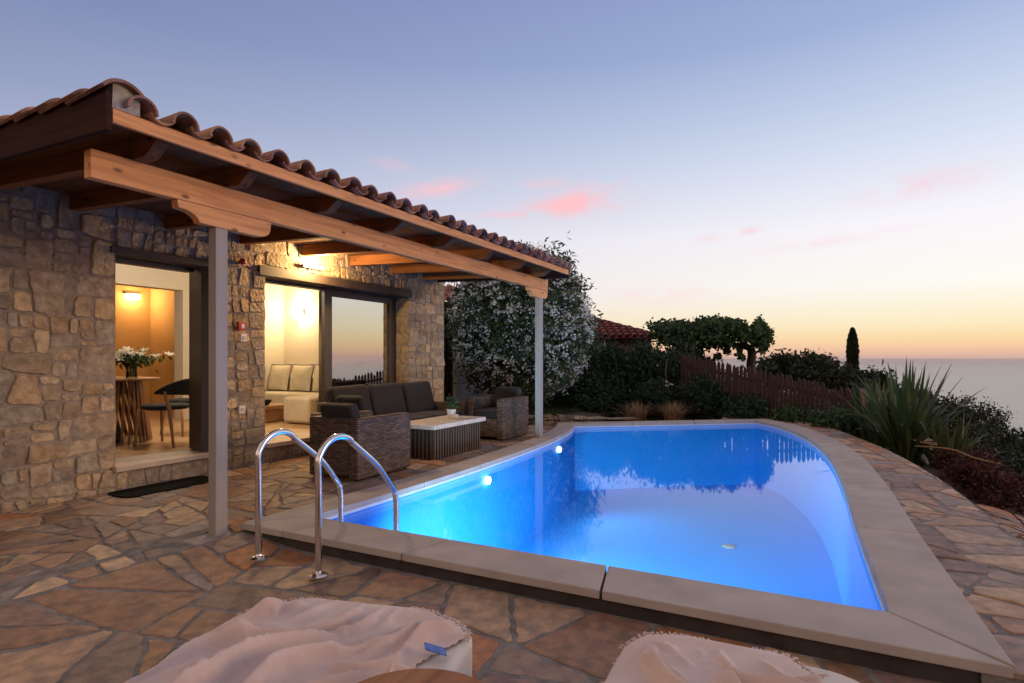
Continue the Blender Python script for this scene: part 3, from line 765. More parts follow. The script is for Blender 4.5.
# ================================================================== GROUND
def sm(t): t=max(0,min(1,t)); return t*t*(3-2*t)
def gz(x,y):
    """paved surface height"""
    if x<3.3: 
        fx=sm((3.6-x)/.6) if x>3.0 else 1
        return -.115*sm((4.35-y)/1.1)*fx
    return 0.0
def inpoly(p,poly):
    x,y=p;c=False;j=len(poly)-1
    for i in range(len(poly)):
        if (poly[i][1]>y)!=(poly[j][1]>y) and x<(poly[j][0]-poly[i][0])*(y-poly[i][1])/(poly[j][1]-poly[i][1])+poly[i][0]: c=not c
        j=i
    return c
mid=[(outer[i][0]*.75+inner[i][0]*.25,outer[i][1]*.75+inner[i][1]*.25) for i in range(m_)]
def clip_to_outside(p):
    """trim a stone at the coping"""
    c=cen(p)
    if not (any(inpoly(q,mid) for q in p) or inpoly(c,mid)): return p
    best=None
    for i in range(m_):
        a=mid[i];b=mid[(i+1)%m_]; ex,ey=b[0]-a[0],b[1]-a[1];L=math.hypot(ex,ey)
        if L<1e-6: continue
        t=max(0,min(1,((c[0]-a[0])*ex+(c[1]-a[1])*ey)/L/L)); dd_=math.hypot(c[0]-a[0]-ex*t,c[1]-a[1]-ey*t)
        if best is None or dd_<best[0]: best=(dd_,a,(-ey/L,ex/L))
    A,_=split(p,best[1],best[2])
    return A if len(A)>2 and not inpoly(cen(A),inner) else []
def pave(name,poly,amin,amax,zf,rng,edge=None,gap=.012):
    st=MB()
    for p in masonry(poly,amin,amax,rng,wall=False):
        if area(p)<0: p=p[::-1]
        p=clip_to_outside(p)
        if edge is not None and p:
            p=edge(p)
        if len(p)<3 or abs(area(p))<.003: continue
        q=inset(p,gap*rng.uniform(.7,1.5))
        if len(q)<3: continue
        q=wobble(chop(q,.038),.06,.006,rng)
        q=[(a,b) for a,b in q]
        t=rng.choice(flag_tones);k=rng.uniform(.92,1.28); c=cen(q); dz=rng.gauss(0,.0025)
        n2=len(q)
        # split big top into rings so it follows the slope
        vs=[(a,b,zf(a,b)-.02) for a,b in q]+[(a,b,zf(a,b)+.002+dz) for a,b in q]
        q3=[(c[0]+(a-c[0])*.95,c[1]+(b-c[1])*.95) for a,b in q]
        vs+=[(a,b,zf(a,b)+.006+dz) for a,b in q3]+[(c[0],c[1],zf(*c)+.007+dz)]
        fs=[(i,(i+1)%n2,n2+(i+1)%n2,n2+i) for i in range(n2)]+[(n2+i,n2+(i+1)%n2,2*n2+(i+1)%n2,2*n2+i) for i in range(n2)]+[(2*n2+i,2*n2+(i+1)%n2,3*n2) for i in range(n2)]
        st.add(vs,fs,(t[0]*k,t[1]*k,t[2]*k))
    o=st.build(name,M['flag'],None); o['kind']='structure'; return o
rng=random.Random(5)
pave('patio_paving',[(-2.5,-1.5),(3.16,-1.5),(3.16,3.95),(-2.5,3.95)],.07,.36,gz,rng)
pave('terrace_paving',[(-2.5,3.95),(10.6,3.95),(10.6,6.12),(-2.5,6.12)],.03,.16,lambda x,y:gz(x,y),rng)
# joint bed
jb=MB(); P=[]
for i in range(0,70):
    x=-2.6+i*(5.8/69); P.append([(x,-1.5+j*(5.6/60),gz(x,-1.5+j*(5.6/60))) for j in range(61)])
jb.grid(P)
jb.box(3.2,4.12,-.3,10.4,6.3,-.0); jb.box(10.401,4.75,-.3,10.9,6.3,-.0)
jb.box(-2.6,4.1,-.3,3.2,6.3,-.0)
# wedge between coping and terrace
w_=[p for p in outers[0] if 3.2<p[0]<10.7]
for a,b in zip(w_[:-1],w_[1:]):
    sx=lambda p:(p[0],p[1]-.08)
    a2,b2=sx(a),sx(b)
    if min(a2[1],b2[1])<4.12: jb.add([(a2[0],a2[1],-.001),(b2[0],b2[1],-.001),(b2[0],max(4.12,b2[1]),-.001),(a2[0],max(4.12,a2[1]),-.001)],[(0,1,2,3)])
o=jb.build('patio_bed',M['joint']); o['kind']='structure'
# walkway on the right of the pool
wout=cat([(2.6,-1.30),(5.1,-1.27),(5.7,-1.25),(7.45,-1.17),(9.4,-.95),(11.2,-.58),(13.1,-.02),(14.4,.85),(14.6,1.6)],5)
win=[(3.0,-.60)]+[p for p in outers[2][::-1]]
def edge_walk(p):
    c=cen(p)
    if c[0]<3.7 and c[1]>-.66: return []
    for a,b in zip(wout[:-1],wout[1:]):
        ex,ey=b[0]-a[0],b[1]-a[1];L=math.hypot(ex,ey)
        mx_,my_=(a[0]+b[0])/2,(a[1]+b[1])/2
        if math.hypot(c[0]-mx_,c[1]-my_)<.9:
            p,_=split(p,a,(-ey/L,ex/L))
            if len(p)<3: return []
    return p
rng=random.Random(21)
wz=lambda x,y:.012
st=pave('walkway_paving',[(3.12,-1.6),(14.9,-1.6),(14.9,1.9),(3.12,1.9)],.05,.17,wz,rng,edge_walk,gap=.013)
wb=MB()
wob=[(a[0],a[1]) for a in wout]
ring=[(3.13,-1.29)]+[p for p in wob if p[0]>3.2]+[(13.75,1.3)]+[(p[0]+(q[0]-p[0])*.15,p[1]+(q[1]-p[1])*.15) for p,q in list(zip(outers[2],rightside))[1:-1]]+[(3.13,-.66)]
for lo_,hi_ in ((-.9,.012),): 
    # triangulate as strip between outer edge and coping
    A=[p for p in wob if p[0]>3.2]; 
    B=[]
    for q in A:
        bst=min(((p[0]-q[0])**2+(p[1]-q[1])**2,(p[0]*.7+r_[0]*.3,p[1]*.7+r_[1]*.3)) for p,r_ in zip(outers[2],rightside))[1]; B.append(bst)
    A=[(3.13,-1.29)]+A; B=[(3.13,-.60)]+B
    for i in range(len(A)-1):
        wb.add([(*A[i],hi_),(*A[i+1],hi_),(*B[i+1],hi_),(*B[i],hi_),(*A[i],lo_),(*A[i+1],lo_)],[(0,1,2,3),(4,5,1,0)])
    wb.add([(3.13,-1.29,hi_),(3.13,-.6,hi_),(3.13,-.6,lo_),(3.13,-1.29,lo_)],[(0,1,2,3)])
o=wb.build('walkway_bed',M['joint']); o['kind']='structure'
# far pool surround: strip of earth between coping and planting
# terrain sheet ------------------------------------------------------
rng=random.Random(3)
def tz_(x,y):
    z=-.42
    if y>2.0 and x>9.5: z+= .50*sm((y-2.0)/3.0)*sm((x-9.5)/1.5) if y<40 else .5
    q=-y-1.6-max(0,(x-14))*.0
    if q>0: z-=.12*sm(q/.6)+.46*max(0,q-.9)+.15*sm(q/3)
    if x>15: z-=.06*(x-15)*(1 if y<2 else max(0,1-(y-2)/14))
    if x>120: z-=.2*(x-120)
    if y>30: z+=.0
    return max(z,-251)
def inbasin(x,y): 
    return inpoly((x,y),outer)
def axis(a,b,fine0,fine1,step):
    v=list(np.arange(fine0,fine1,step)); x=fine1;s_=step
    while x<b: v.append(x); s_*=1.28; x+=s_
    x=fine0;s_=step;pre=[]
    while x>a: s_*=1.28; x-=s_; pre.append(x)
    return pre[::-1]+v
xs=axis(-300,1500,-4,34,.5); ys=axis(-1200,900,-14,24,.5)
tr=MB(); rows=[]
for x in xs:
    rows.append([(x,y,(-1.6 if (inbasin(x,y) or (2.6<x<13.6 and -.6<y<4.4)) else tz_(x,y)+(.03*math.sin(x*1.7+y)*math.sin(y*1.3) if not -3<x<10.5 else 0))) for y in ys])
tr.grid(rows)
o=tr.build('terrain',M['soil'],None,smooth=True); o['kind']='structure'
# sea
se=MB(); se.lathe([(1,-250),(60000,-250.0)],0,0,96); 
se=MB(); N=128; se.add([(60000*math.cos(2*math.pi*k/N),60000*math.sin(2*math.pi*k/N),-250) for k in range(N)],[tuple(range(N))])
o=se.build('sea',M['sea']); o['kind']='structure'

# ================================================================== foliage tools
def blades(name,mat,parent,centers,sizes,aspect=2.2,seed=0,upbias=0):
    """one small rhombic leaf per centre"""
    r_=np.random.default_rng(seed); c=np.asarray(centers,dtype=np.float64); N=len(c)
    off=np.zeros(3)
    if parent is not None: off=np.array(origin(parent))
    a=r_.normal(size=(N,3)); a[:,2]+=upbias; a/=np.linalg.norm(a,axis=1)[:,None]
    b=np.cross(a,r_.normal(size=(N,3))); b/=np.linalg.norm(b,axis=1)[:,None]
    s_=np.asarray(sizes).reshape(-1,1)*np.ones((N,1))
    L=s_*.5; Wd=s_*.5/aspect
    nn=np.cross(a,b)
    v=np.stack([c-a*L,c+b*Wd+nn*L*.12-a*L*.1,c+a*L,c-b*Wd+nn*L*.12-a*L*.1],axis=1).reshape(-1,3)-off
    me=bpy.data.meshes.new(name); me.vertices.add(4*N); me.vertices.foreach_set('co',v.ravel())
    me.loops.add(4*N); me.loops.foreach_set('vertex_index',np.arange(4*N,dtype=np.int32))
    me.polygons.add(N); me.polygons.foreach_set('loop_start',np.arange(0,4*N,4,dtype=np.int32)); me.polygons.foreach_set('loop_total',np.full(N,4,dtype=np.int32))
    me.materials.append(mat); me.update(); me.validate()
    o=bpy.data.objects.new(name,me); C.objects.link(o)
    if parent is not None: o.parent=parent
    return o
def crown(center,rad,n,clumps,cs,seed,hollow=.35,squash_low=0):
    """leaf positions: clumps through an uneven ellipsoid"""
    r_=np.random.default_rng(seed)
    d_=r_.normal(size=(clumps,3)); d_/=np.linalg.norm(d_,axis=1)[:,None]
    rr=(hollow+(1-hollow)*r_.random(clumps)**.5)*(.86+.22*r_.random(clumps))
    cc=d_*rr[:,None]*np.array(rad)+np.array(center)
    idx=r_.integers(0,clumps,n); sc=cs*(.6+.8*r_.random(clumps))
    p=cc[idx]+r_.normal(size=(n,3))*sc[idx][:,None]*np.array([1,1,.8])
    return p,cc
def trunk(mb,base,top,r0,r1,k=6,wob=.06,seed=0):
    rr=random.Random(seed); pts=[];rs_=[]
    for i in range(k+1):
        t=i/k; pts.append((base[0]+(top[0]-base[0])*t+rr.gauss(0,wob)*(0<i<k),base[1]+(top[1]-base[1])*t+rr.gauss(0,wob)*(0<i<k),base[2]+(top[2]-base[2])*t)); rs_.append(r0+(r1-r0)*t)
    mb.tube(cat3(pts,3),[r0+(r1-r0)*i/(k*3) for i in range(k*3+1)],8)
def shrub(name,loc,rad,n,clumps,cs,size,mat,label,cat_,group=None,seed=0,aspect=2.2,trunk_n=3,upbias=0,hollow=.35):
    t=empty(name,loc,label,cat_,group)
    p,cc=crown((loc[0],loc[1],loc[2]+rad[2]),rad,n,clumps,cs,seed,hollow)
    p=p[p[:,2]>loc[2]-.1]
    r_=np.random.default_rng(seed+1)
    blades('foliage',mat,t,p,size*(.6+.8*r_.random(len(p))),aspect,seed+2,upbias)
    tb=MB()
    for i in range(trunk_n):
        c=cc[i]; trunk(tb,(loc[0]+.1*(i-1),loc[1]+.05*i,loc[2]-.2),(float(c[0]),float(c[1]),float(c[2])),.05*rad[2]+.015,.01,5,.05,seed+i)
    tb.build('stems',M['bark'],t,smooth=True)
    return t,cc
def wp(u,v,d_):
    r_=d_*(u-512)/600; return (d_*FX+r_*FY,d_*FY-r_*FX,1.3-(v-359)*d_/600)

# oleander ------------------------------------------------------------
oc=wp(521,330,14.0)
ole,cc=shrub('oleander',(oc[0],oc[1],.32),(1.60,1.60,1.76),60000,700,.16,.14,M['oleleaf'],'large round oleander covered in white flowers behind the end of the porch','flowering shrub',seed=31,aspect=3.4,trunk_n=7,upbias=.3,hollow=.3)
r_=np.random.default_rng(5)
# flower clusters on the outer surface
dd_=r_.normal(size=(2300,3)); dd_/=np.linalg.norm(dd_,axis=1)[:,None]; 
fc=dd_*np.array([1.60,1.60,1.76])*(.86+.22*r_.random((2300,1)))+np.array([oc[0],oc[1],.32+1.76]); fc=fc[fc[:,2]>.5]
fp=np.repeat(fc,9,axis=0)+r_.normal(size=(len(fc)*9,3))*.035
fo=blades('flowers',M['oleflower'],ole,fp,.048*(.6+.8*r_.random(len(fp))),1.3,9); fo['kind']='stuff'

# dense dark hedge ------------------------------------------------------
hd=empty('hedge',(16,5.0,0),'tall dense dark hedge in front of the red roofed house','hedge')
r_=np.random.default_rng(8); pts=[]
for (u0,u1,v0,d_) in ((556,600,345,15.6),(600,650,341,15.9),(645,694,346,16.2),(560,640,372,15.0)):
    for k in range(42):
        u=r_.uniform(u0,u1); v=r_.uniform(v0+10,415); c=np.array(wp(u,v,d_+r_.uniform(-.4,.9))); pts.append(c+r_.normal(size=(260,3))*.17)
pts=np.concatenate(pts); blades('foliage',M['leafdark'],hd,pts,.10*(.6+.8*r_.random(len(pts))),2,3)
tb=MB()
for k in range(8):
    c=wp(565+k*17,415,15.6); trunk(tb,(c[0],c[1],-.4),(c[0],c[1],1.3),.04,.02,4,.05,k)
tb.build('stems',M['bark'],hd)
# shrubs in front of hedge / fence
for i,(u,v,d_,rad,lb,mt,sz) in enumerate([
    (600,418,14.6,(.8,.6,.45),'low dark shrub at the foot of the hedge behind the far post','leafdark',.09),
    (655,421,14.4,(.5,.5,.55),'dark rounded shrub between the two dry grass tufts','leafdark',.09),
    (704,421,14.6,(.8,.5,.62),'dark leafy shrub at the left end of the picket fence','leafdark',.10),
    (745,424,13.6,(.9,.4,.38),'low dark shrub against the fence behind the far pool corner','leafdark',.10),
    (795,432,12.8,(.8,.4,.30),'loose green shrub at the fence foot beside the walkway','carob',.10),
    (838,440,11.6,(.6,.4,.32),'small leafy shrub beside the right end of the fence','carob',.10)]):
    c=wp(u,v,d_); shrub('shrub',(c[0],c[1],min(c[2],-.1)-.15),rad,4200,60,.12,sz,M[mt],lb,'shrub','shrubs along the fence',seed=50+i)
# bare/flowering speck shrub
c=wp(668,383,15.0)
fl=empty('flowering_stem',(c[0],c[1],c[2]-.6),'thin stem with small white blooms in front of the dark hedge','plant')
tb=MB(); trunk(tb,(c[0],c[1],c[2]-.9),(c[0],c[1],c[2]),.012,.006,4,.02,1); tb.build('stem',M['bark'],fl)
r_=np.random.default_rng(2); 
for k in range(5):
    q=np.array(c)+r_.normal(size=3)*np.array([.12,.12,.07]); blades('bloom',M['lily'],fl,q+r_.normal(size=(6,3))*.012,.07,1.5,k)
# ornamental dry grass tufts
def tuft(name,c,h,w,n,mat,label,cat_,group,seed,lean=.5,thick=.006,stiff=1.0):
    t=empty(name,c,label,cat_,group); rr=random.Random(seed); mb=MB()
    for i in range(n):
        a=rr.uniform(0,2*math.pi); ln=h*rr.uniform(.55,1.05); sp2=abs(rr.gauss(0,lean)); bx=c[0]+rr.gauss(0,w*.25); by=c[1]+rr.gauss(0,w*.25)
        P=[]
        for k in range(6):
            s_=k/5; out=ln*sp2*(s_**(1.2+stiff))*.9; up=ln*(s_-.18*sp2*s_*s_*(2 if stiff<1 else 1))
            x=bx+math.cos(a)*out; y=by+math.sin(a)*out; z=c[2]+up
            wd=thick*(1-.0*s_)*(math.sin(math.pi*min(1,.15+s_*.85))*1.0 if k<5 else .05)
            P.append([(x-math.sin(a)*wd,y+math.cos(a)*wd,z),(x+math.cos(a)*wd*.4,y+math.sin(a)*wd*.4,z-wd*.4),(x+math.sin(a)*wd,y-math.cos(a)*wd,z)])
        mb.grid(P)
    mb.build('leaves',mat,t,smooth=True); return t
for i,(u,lb) in enumerate(((636,'dry tan grass tuft left of the dark rounded shrub'),(673,'dry tan grass tuft right of the dark rounded shrub'))):
    c=wp(u,421,13.4); tuft('grass_tuft',(c[0],c[1],-.1),.50,.3,260,M['tan'],lb,'ornamental grass','dry grass tufts behind the pool',i,.9,.007)
# lawn behind the porch (uncountable)
r_=np.random.default_rng(4); N=30000; gx=r_.uniform(9.6,17,N); gy=r_.uniform(4.9,13,N)
keep=~((gx<10.8)&(gy<5.0)); gx=gx[keep];gy=gy[keep]; gzv=np.array([tz_(a,b) for a,b in zip(gx,gy)])
o=blades('lawn_grass',M['lawn'],None,np.stack([gx,gy,gzv+.05],1),.13,5,4,1.6)
tag(o,'dark short grass behind the terrace',"grass",kind='stuff')

# low curved stone wall behind the armchair
lw=MB(); rng=random.Random(9); lwp=cat([(9.3,6.3),(10.2,5.75),(11.0,5.0),(11.7,4.15),(12.3,3.4)],8)
LL=arclen(lwp)
base=MB()
for z0,z1 in ((-.3,-.02),(-.02,.07),(.07,.15)):
    t=0
    while t<LL[-1]-.1:
        w2=rng.uniform(.09,.22); a=at(lwp,LL,min(t,LL[-1])); b=at(lwp,LL,min(t+w2-.012,LL[-1])); ex,ey=b[0]-a[0],b[1]-a[1]; L=math.hypot(ex,ey)+1e-6; nx_,ny_=-ey/L,ex/L; k=.24+rng.uniform(-.02,.02)
        tn=rng.choice(wall_tones); kk=rng.uniform(.45,.8); tn=(tn[0]*kk,tn[1]*kk,tn[2]*kk*1.1); zz=z1+rng.uniform(-.02,.02)-.004-.10*sm((t/LL[-1]-.55)/.4)
        lw.hexa([(a[0],a[1],z0),(b[0],b[1],z0),(b[0]+nx_*k,b[1]+ny_*k,z0),(a[0]+nx_*k,a[1]+ny_*k,z0),(a[0],a[1],zz),(b[0],b[1],zz),(b[0]+nx_*k,b[1]+ny_*k,zz),(a[0]+nx_*k,a[1]+ny_*k,zz)],tn)
        t+=w2
tag(lw.build('garden_wall',M['stone'],None,bevel=.012),'low curved rubble stone wall edging the lawn behind the armchair','garden wall')
# white outbuilding behind the house end
ob=empty('outbuilding',(14,9.6,0),'pale rendered outbuilding seen between the house corner and the oleander','building')
b=MB(); p0=wp(457,378,15.4); p1=wp(482,378,16.5)
b.hexa([(p0[0],p0[1],-.4),(p1[0],p1[1],-.4),(p1[0]+1.5,p1[1]+3,-.4),(p0[0]-.8,p0[1]+3.4,-.4),(p0[0],p0[1],2.55),(p1[0],p1[1],2.55),(p1[0]+1.5,p1[1]+3,2.55),(p0[0]-.8,p0[1]+3.4,2.55)]); b.build('wall',M['wallwhite'],ob)
b=MB(); a=Vector(wp(436,300,15.3)); c=Vector(wp(478,290,15.6))
dirv=(c-a); dirv.z=0; dirv.normalize(); nrm=Vector((-dirv.y,dirv.x,0))
for k in range(5):
    s_=a+dirv*(k*.26); barrel(b,(s_.x,s_.y,2.72),(s_.x+nrm.x*4,s_.y+nrm.y*4,3.6),.12,.12,(0,0,1),tone=(1,.7,.6))
b.build('roof_tiles',M['tile'],ob)
b=MB(); q=wp(446,378,14.6); b.box(q[0]-.1,q[1],-.4,q[0]+.3,q[1]+.3,2.7); b.build('shade_strip',M['darkwood'],ob)  # dark box standing in for the shadow beside the house end

# red roofed neighbour house -------------------------------------------
nh=empty('neighbour_house',(20,7,0),'house with a dark red tiled hip roof behind the hedge','house')
fv=Vector((FX,FY,0)); rv=Vector((FY,-FX,0))
def lc(r_,d_,z): p=fv*d_+rv*r_; return (p.x,p.y,z)
er=5.65; el=-1.5; ez=2.07
b=MB()
b.add([lc(el+.4,22.6,-1),lc(er-.4,22.6,-1),lc(er-.4,30,-1),lc(el+.4,30,-1),lc(el+.4,22.6,ez-.05),lc(er-.4,22.6,ez-.05),lc(er-.4,30,ez-.05),lc(el+.4,30,ez-.05)],[(3,2,1,0),(4,5,6,7),(0,1,5,4),(1,2,6,5),(2,3,7,6),(3,0,4,7)])
b.build('wall',M['mortar'],nh)
# roof as rows of barrel tiles on the front and right hip planes
b=MB(); apex=Vector(lc(2.2,26.0,3.35)); apl=Vector(lc(-.0,26.0,3.45))
cL=Vector(lc(el,22,ez));cR=Vector(lc(er,22,ez));cRb=Vector(lc(er,30,ez));cLb=Vector(lc(el,30,ez))
b.add([cL,cR,apex,apl],[(0,1,2,3)]); b.add([cR,cRb,apex],[(0,1,2)]); b.add([cRb,cLb,apl,apex],[(0,1,2,3)]); b.add([cLb,cL,apl],[(0,1,2)])
b.add([cL-Vector((0,0,.1)),cR-Vector((0,0,.1)),cRb-Vector((0,0,.1)),cLb-Vector((0,0,.1))],[(3,2,1,0)])
b.build('roof_deck',M['tilered'],nh)
rt=MB(); rr=random.Random(4)
nt_=26
for i in range(nt_):
    x=el+.14+i*(er-el-.2)/nt_; 
    # height where plane ends
    s0=1.0
    if x>2.2: s0=(er-x)/(er-2.2)
    if x<0: s0=(x-el)/(0-el)
    t=0
    while t<s0-.02:
        t2=min(t+.11,s0); d0=22+4*t;d1=22+4*t2; z0=ez+1.3*t;z1=ez+1.3*t2
        barrel(rt,lc(x,d0-.02,z0+.05),lc(x,d1,z1+.02),.105,.09,(0,0,1),n_=6,tone=(rr.uniform(.8,1.2),)*3); t=t2-.012
rt_o=rt.build('roof_tiles',pm('red_barrel',(.13,.034,.034),(.20,.055,.05),scale=4,rough=.8,tone=True),nh)
rt=MB()
for (a,c) in ((cR,apex),(apex,apl)):
    k=10
    for j in range(k):
        p=a.lerp(c,j/k);q=a.lerp(c,(j+1.15)/k); barrel(rt,p+Vector((0,0,.0)),q+Vector((0,0,-.02)),.12,.10,(0,0,1),n_=6,arc=240,tone=(1,1,1))
rt.build('ridge_tiles',bpy.data.materials['red_barrel'],nh)

# flat topped tree -------------------------------------------------------
c0=wp(752,372,19.0)
ft=empty('canopy_tree',(c0[0],c0[1],-.6),'spreading flat topped leafy tree with a bare trunk behind the fence','tree')
r_=np.random.default_rng(77); pts=[]
def blob(u,v,d_,n,su,sv,sd2=.7):
    s_=d_/600; q=r_.normal(size=(n,3)); 
    for a in q:
        pts.append(wp(u+a[0]*su,v+a[1]*sv,d_+a[2]*sd2))
cb=random.Random(12)
for k in range(46):
    uu=cb.uniform(655,770); vv=cb.uniform(321,345) if uu>690 else cb.uniform(324,368); blob(uu,vv,19+cb.uniform(-.8,.8),150,cb.uniform(2,5),cb.uniform(1.2,3))
for (u,v,su,sv,n) in [(664,328,8,5,700),(682,328,9,6,900),(676,338,9,5,700),(700,325,8,5,600),(700,337,10,7,900),(718,330,8,5,600),(722,340,9,6,700),(736,328,8,5,700),(745,336,8,5,700),(757,330,7,5,600),(764,325,5,1.6,160),(762,340,5,4,350),(764,347,4,3,200),(728,352,3,3,90),(716,355,3,3,90),(741,350,2.2,4,90),(745,358,3,2,70),(698,358,7,6,600),(690,350,8,6,700),(708,364,5,4,350),(684,362,7,6,500),(730,320,6,1.5,150),(712,321,5,1.5,110)]:
    blob(u+cb.uniform(-3,3),v+cb.uniform(-1,2),19.0,int(n*1.0),su*.62,sv*.62)
pts=np.array(pts); blades('crown',M['carob'],ft,pts,.125*(.6+.8*r_.random(len(pts))),1.5,6)
tb=MB()
trunk(tb,wp(752,384,19),wp(750,345,19),.15,.12,4,.03,1)
for (u,v) in ((735,335),(760,338),(700,335),(745,328),(722,338)):
    trunk(tb,wp(750,349,19),wp(u,v,19),.075,.025,4,.05,u)
trunk(tb,wp(752,356,19),wp(764,347,19),.05,.02,4,.03,4)
tb.build('trunk',M['bark'],ft,smooth=True)

# picket fence -------------------------------------------------------------
fa=Vector(wp(682,353,15.5)); fb=Vector(wp(857,388,12.3))
fn=empty('picket_fence',((fa.x+fb.x)/2,(fa.y+fb.y)/2,-.4),'reddish brown picket fence beyond the right end of the pool','fence')
fd=Vector((fb.x-fa.x,fb.y-fa.y,0)); FL=fd.length; fd.normalize()
np_=44; rr=random.Random(3)
for i in range(np_):
    t=i/(np_-1); p=fa.lerp(fb,t); top=p.z+rr.gauss(0,.015); h=1.25 if i<np_-1 else 1.2
    w_=FL/np_*(.40 if i<np_-1 else .7)
    lean=rr.gauss(0,.012)
    a=Vector((p.x,p.y,top-h)); m=MB(); s1=a-fd*w_; s2=a+fd*w_; nn=Vector((-fd.y,fd.x,0))*.022; L_=fd*lean
    hh=h*.93
    if rr.random()<.07 and 3<i<np_-2: hh*=.93
    m.add([s1-nn,s2-nn,s2-nn+L_+Vector((0,0,hh)),s1-nn+L_+Vector((0,0,hh)),a-nn+L_+Vector((0,0,hh+.07)),s1+nn*.1,s2+nn*.1,s2+nn*.1+L_+Vector((0,0,hh)),s1+nn*.1+L_+Vector((0,0,hh)),a+nn*.1+L_+Vector((0,0,hh+.07))],
      [(0,1,2,4,3),(9,7,6,5,8)[::1],(0,5,6,1),(1,6,7,2),(2,7,9,4),(4,9,8,3),(3,8,5,0)])
    m.build('picket',M['fence'],fn)
for z in (-.30,-.95):
    m=MB(); a=fa+Vector((0,0,z)); c=fb+Vector((0,0,z)); off_=Vector((-fd.y,fd.x,0))*.03
    m.bar(a+off_,c+off_,.04,.07); m.build('rail',M['fence'],fn)
m=MB(); q=fb+fd*.12; m.box(q.x-.07,q.y-.07,-1.2,q.x+.07,q.y+.07,q.z-.02); m.build('gate_post',M['teak'],fn,bevel=.01)

# cypress -----------------------------------------------------------------
cc_=wp(852.5,328,60); base_z=-5.2
cy=empty('cypress_tree',(cc_[0],cc_[1],base_z),'slim dark columnar cypress rising against the sea and sunset','tree')
r_=np.random.default_rng(12); N=22000; ang=r_.random(22000)*6.283; t=r_.random(N); H_=cc_[2]-base_z
rad=.56*np.minimum(1,np.sqrt(np.maximum(0,1-t)*4.5)+.08)*(.90+.10*np.sin(t*31+ang*2)*np.sin(t*77))*(.72+.34*r_.random(N))
P=np.stack([cc_[0]+rad*np.cos(ang),cc_[1]+rad*np.sin(ang),base_z+t*H_],1)
blades('crown',M['cypress'],cy,P,.24,2.4,1,1.8)
tb=MB(); tb.tube([(cc_[0],cc_[1],base_z-.5),(cc_[0],cc_[1],cc_[2]-.8)],[.25,.05],8); tb.build('trunk',M['bark'],cy)

# distant shrubs behind the fence
for i,(u,v,d_,rw,rh,lb) in enumerate([
    (778,368,30,1.3,.9,'feathery dark bush behind the fence right of the flat topped tree'),
    (800,366,32,1.5,1.0,'dark rounded bush on the skyline beside the leaning pole'),
    (822,374,30,1.2,1.0,'dark bush on the skyline left of the cypress'),
    (838,382,28,.9,.8,'small dark bush just left of the cypress foot'),
    (868,380,34,1.1,.9,'small bush on the slope just right of the cypress')]):
    c=wp(u,v,d_); shrub('distant_bush',(c[0],c[1],c[2]-rh*1.0),(rw,rw,rh*.8),2600,40,.22,.24,M['scrub'],lb,'bush','bushes on the skyline behind the fence',seed=90+i,trunk_n=2)
# utility poles and wires
tops=[]
for i,(u,v,d_,lb) in enumerate([(873,371,48,'dark wooden pole right of the cypress'),(890.5,374,44,'thin leaning pole nearer the flax plant'),(795.5,350,42,'thin pole on the skyline left of the cypress'),(903,381,40,'short dark pole just above the flax leaves')]):
    c=wp(u,v,d_); t=empty('utility_pole',(c[0],c[1],-3.5),lb,'pole','poles on the hillside')
    m=MB(); m.tube([(c[0]+.15*(i==1),c[1]-.1*(i==1),-4.5),(c[0],c[1],c[2])],[.11,.08],8); m.build('pole',M['iron'],t,smooth=True)
    m=MB(); m.box(c[0]-.2,c[1]-.2,c[2]-.22,c[0]+.2,c[1]+.2,c[2]-.16) if i in(0,) else m.box(c[0]-.1,c[1]-.05,c[2]-.14,c[0]+.1,c[1]+.05,c[2]-.1); m.build('insulator_bar',M['iron'],t)
    tops.append(Vector(c))
w_=MB()
def wire(a,b,sag):
    w_.tube([(a+(b-a)*(k/12))-Vector((0,0,sag*4*(k/12)*(1-k/12)+.2)) for k in range(13)],.018,5)
wire(tops[0],tops[1],.12); wire(tops[2],tops[0],.9)
tag(w_.build('overhead_wire',M['iron']),'thin sagging wire strung between the hillside poles','wire')

# flax (phormium) ---------------------------------------------------------
def flax(c,label,n,h,seed,lean=.62):
    t=empty('flax_plant',c,label,'plant','spiky flax plants beside the walkway'); rr=random.Random(seed); mb=MB()
    for i in range(n):
        a=rr.uniform(0,2*math.pi); ln=h*rr.uniform(.55,1.12); sp2=min(1.25,abs(rr.gauss(0,lean))); bx=c[0]+math.cos(a)*rr.uniform(0,.22); by=c[1]+math.sin(a)*rr.uniform(0,.22)
        th0=sp2*.55; bend=rr.uniform(.1,.9)*sp2+(.9 if rr.random()<.08 else 0); x=bx;y=by;z=c[2];P=[];K=9; th=th0
        for k in range(K):
            s_=k/(K-1); wd=.036*min(1,.5+s_*2.2)*(1-max(0,(s_-.55)/.45)**1.6)+.0015
            sx,sy=-math.sin(a),math.cos(a)
            P.append([(x-sx*wd,y-sy*wd,z+wd*.5),(x,y,z),(x+sx*wd,y+sy*wd,z+wd*.5)])
            st2=ln/(K-1); x+=math.cos(a)*math.sin(th)*st2; y+=math.sin(a)*math.sin(th)*st2; z+=math.cos(th)*st2; th+=bend/(K-1)*(1+s_*1.2)
        mb.grid(P)
    mb.build('leaves',M['flax'],t,smooth=True); return t
c=wp(905,455,9.9); flax((c[0],c[1],-.42),'big spiky flax plant with the tallest pale edged leaves beside the walkway',150,1.6,1)
c=wp(872,440,11.2); flax((c[0],c[1],-.42),'smaller flax clump between the fence end and the big flax',75,1.25,2,.45)
c=wp(945,462,9.6); flax((c[0],c[1],-.72),'low arching flax clump above the red hedge',80,1.15,3,.8)
